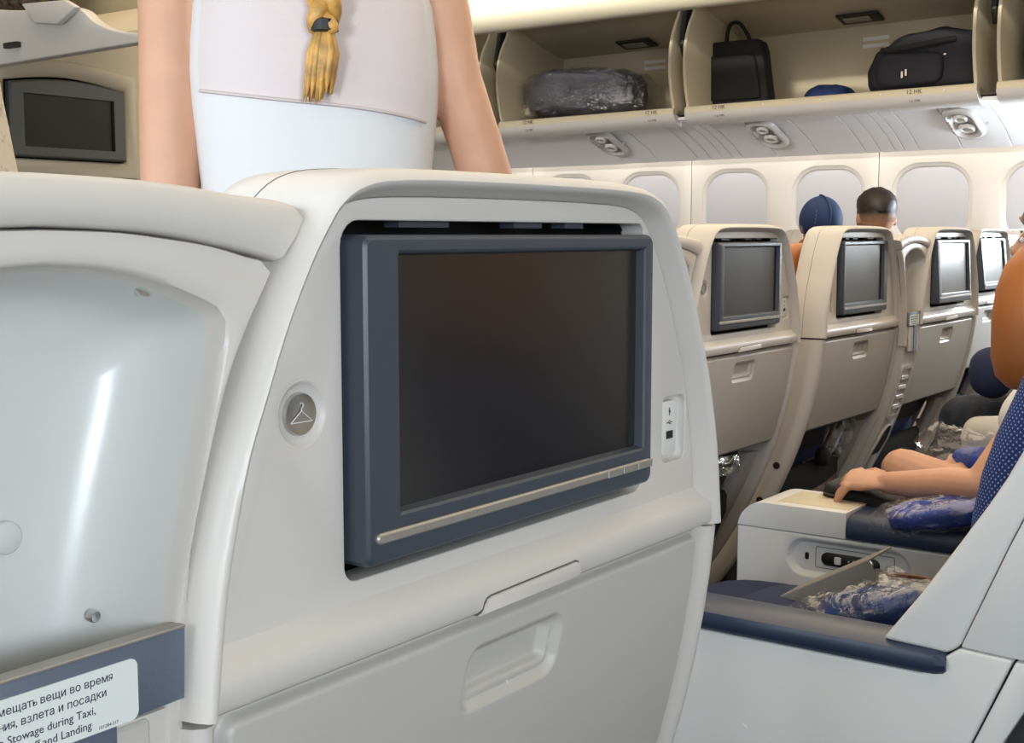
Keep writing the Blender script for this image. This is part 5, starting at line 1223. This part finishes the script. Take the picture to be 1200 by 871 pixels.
def boy():
    t = thing('person', 'boy with cropped dark hair and shaved neck, seen from behind beside the blue cap', 'person', (5.27, 1.90, 0), -math.radians(52))
    b = MB()
    ch = [(V((0, 0.0, 0.60)), 0.13), (V((0, -0.02, 0.75)), 0.115), (V((0, -0.02, 0.92)), 0.135), (V((0, 0.0, 1.04)), 0.135), (V((0, 0.02, 1.09)), 0.07)]
    b.limb([p for p, r in ch], [r for p, r in ch], 18, 0.62, (1, 0, 0)); b.tube([V((0, 0.02, 1.05)), V((0, 0.05, 1.21))], [0.050, 0.048], 14)
    hc = V((0.0, 0.08, 1.265)); hs = 0.235; head_chain(b, hc, hs)
    for k in (-1, 1):
        S, E, Wr = V((k * 0.145, 0, 1.02)), V((k * 0.19, 0.08, 0.80)), V((k * 0.10, 0.27, 0.72))
        b.limb([S, E], [0.045, 0.034], 14); b.limb([E, Wr], [0.034, 0.022], 14); hand(b, Wr, V((-k * 0.5, 0.9, 0)), V((0, 0, 1)), 0.9, 0.3, V((-k, 0, 0)))
        b.limb([V((k * 0.08, 0.05, 0.58)), V((k * 0.10, 0.45, 0.58))], [0.075, 0.052], 14); b.limb([V((k * 0.10, 0.45, 0.58)), V((k * 0.10, 0.46, 0.09))], [0.05, 0.033], 14)
        part('shoe', MB().ball((k * 0.10, 0.50, 0.042), (0.04, 0.11, 0.042), 14, 10, 0.7), M['black'], t)
    link('body', remesh(b, 0.008), M['skin2'], t, world=False)
    c = MB(); c.limb([p for p, r in ch], [r + 0.012 for p, r in ch[:4]] + [0.075], 18, 0.66, (1, 0, 0))
    for k in (-1, 1): c.limb([V((k * 0.145, 0, 1.02)), V((k * 0.175, 0.05, 0.88))], [0.058, 0.054], 14)
    link('top', remesh(c, 0.010), M['darkfab'], t, world=False)
    j = MB(); j.limb([V((-0.05, 0.02, 0.58)), V((0.05, 0.02, 0.58))], [0.10, 0.10], 14)
    for k in (-1, 1): j.limb([V((k * 0.08, 0.05, 0.58)), V((k * 0.10, 0.45, 0.58)), V((k * 0.10, 0.46, 0.12))], [0.085, 0.062, 0.05], 14)
    link('jeans', remesh(j, 0.010), M['jeans'], t, world=False)
    face_parts(t, hc, hs, ID, M['hairdark']); hair_cap(t, hc, hs, ID, M['hairdark'], 0.10, thick=0.07, fade=0.97, rough=0.05)
    hair_cap(t, hc, hs, ID, M['shaved'], -0.05, name='shaved_hair', thick=0.008)
M['shaved'] = mat('shaved_hair', (0.30, 0.165, 0.105), 0.6, noise_scale=90, noise_amt=0.2)
def fade_hair():
    nt = M['shaved'].node_tree; b = nt.nodes['Principled BSDF']; tc = nt.nodes.new('ShaderNodeTexCoord'); sp = nt.nodes.new('ShaderNodeSeparateXYZ')
    nz = nt.nodes.new('ShaderNodeTexNoise'); nz.inputs['Scale'].default_value = 120; ad = nt.nodes.new('ShaderNodeMath'); ad.operation = 'MULTIPLY_ADD'; ad.inputs[1].default_value = 0.012
    r = nt.nodes.new('ShaderNodeMapRange'); r.inputs[1].default_value = 1.258; r.inputs[2].default_value = 1.298
    mx = nt.nodes.new('ShaderNodeMix'); mx.data_type = 'RGBA'; mx.inputs['A'].default_value = (0.42, 0.235, 0.15, 1); mx.inputs['B'].default_value = (0.022, 0.014, 0.010, 1)
    nt.links.new(tc.outputs['Object'], sp.inputs[0]); nt.links.new(tc.outputs['Object'], nz.inputs['Vector']); nt.links.new(nz.outputs['Fac'], ad.inputs[0]); nt.links.new(sp.outputs[2], ad.inputs[2])
    nt.links.new(ad.outputs[0], r.inputs[0]); nt.links.new(r.outputs[0], mx.inputs['Factor']); nt.links.new(mx.outputs['Result'], b.inputs['Base Color'])
fade_hair()
boy()
# passenger at the edge of the frame
M['print'] = mat('printed_shirt', (0.58, 0.50, 0.38), 0.8, bump=0.3, bump_scale=250)
def print_shirt():
    m = M['print']; nt = m.node_tree; b = nt.nodes['Principled BSDF']; tc = nt.nodes.new('ShaderNodeTexCoord')
    n = nt.nodes.new('ShaderNodeTexNoise'); n.inputs['Scale'].default_value = 9; n.inputs['Detail'].default_value = 8; n.inputs['Roughness'].default_value = 0.75
    r = nt.nodes.new('ShaderNodeValToRGB'); r.color_ramp.elements[0].position = 0.36; r.color_ramp.elements[1].position = 0.44
    r.color_ramp.elements[0].color = (0.20, 0.19, 0.20, 1); r.color_ramp.elements[1].color = (0.60, 0.52, 0.40, 1)
    nt.links.new(tc.outputs['Object'], n.inputs['Vector']); nt.links.new(n.outputs['Fac'], r.inputs['Fac']); nt.links.new(r.outputs['Color'], b.inputs['Base Color'])
print_shirt()
t, hc, hs = standing('person', 'person in cream shirt with grey print, only a sleeve showing at the frame edge', (0.803, 1.70, 0), -0.6, 1.74, M['print'], M['jeans'], M['skin2'], M['hairdark'])
hair_cap(t, hc, hs, ID, M['hairdark'], -0.15)
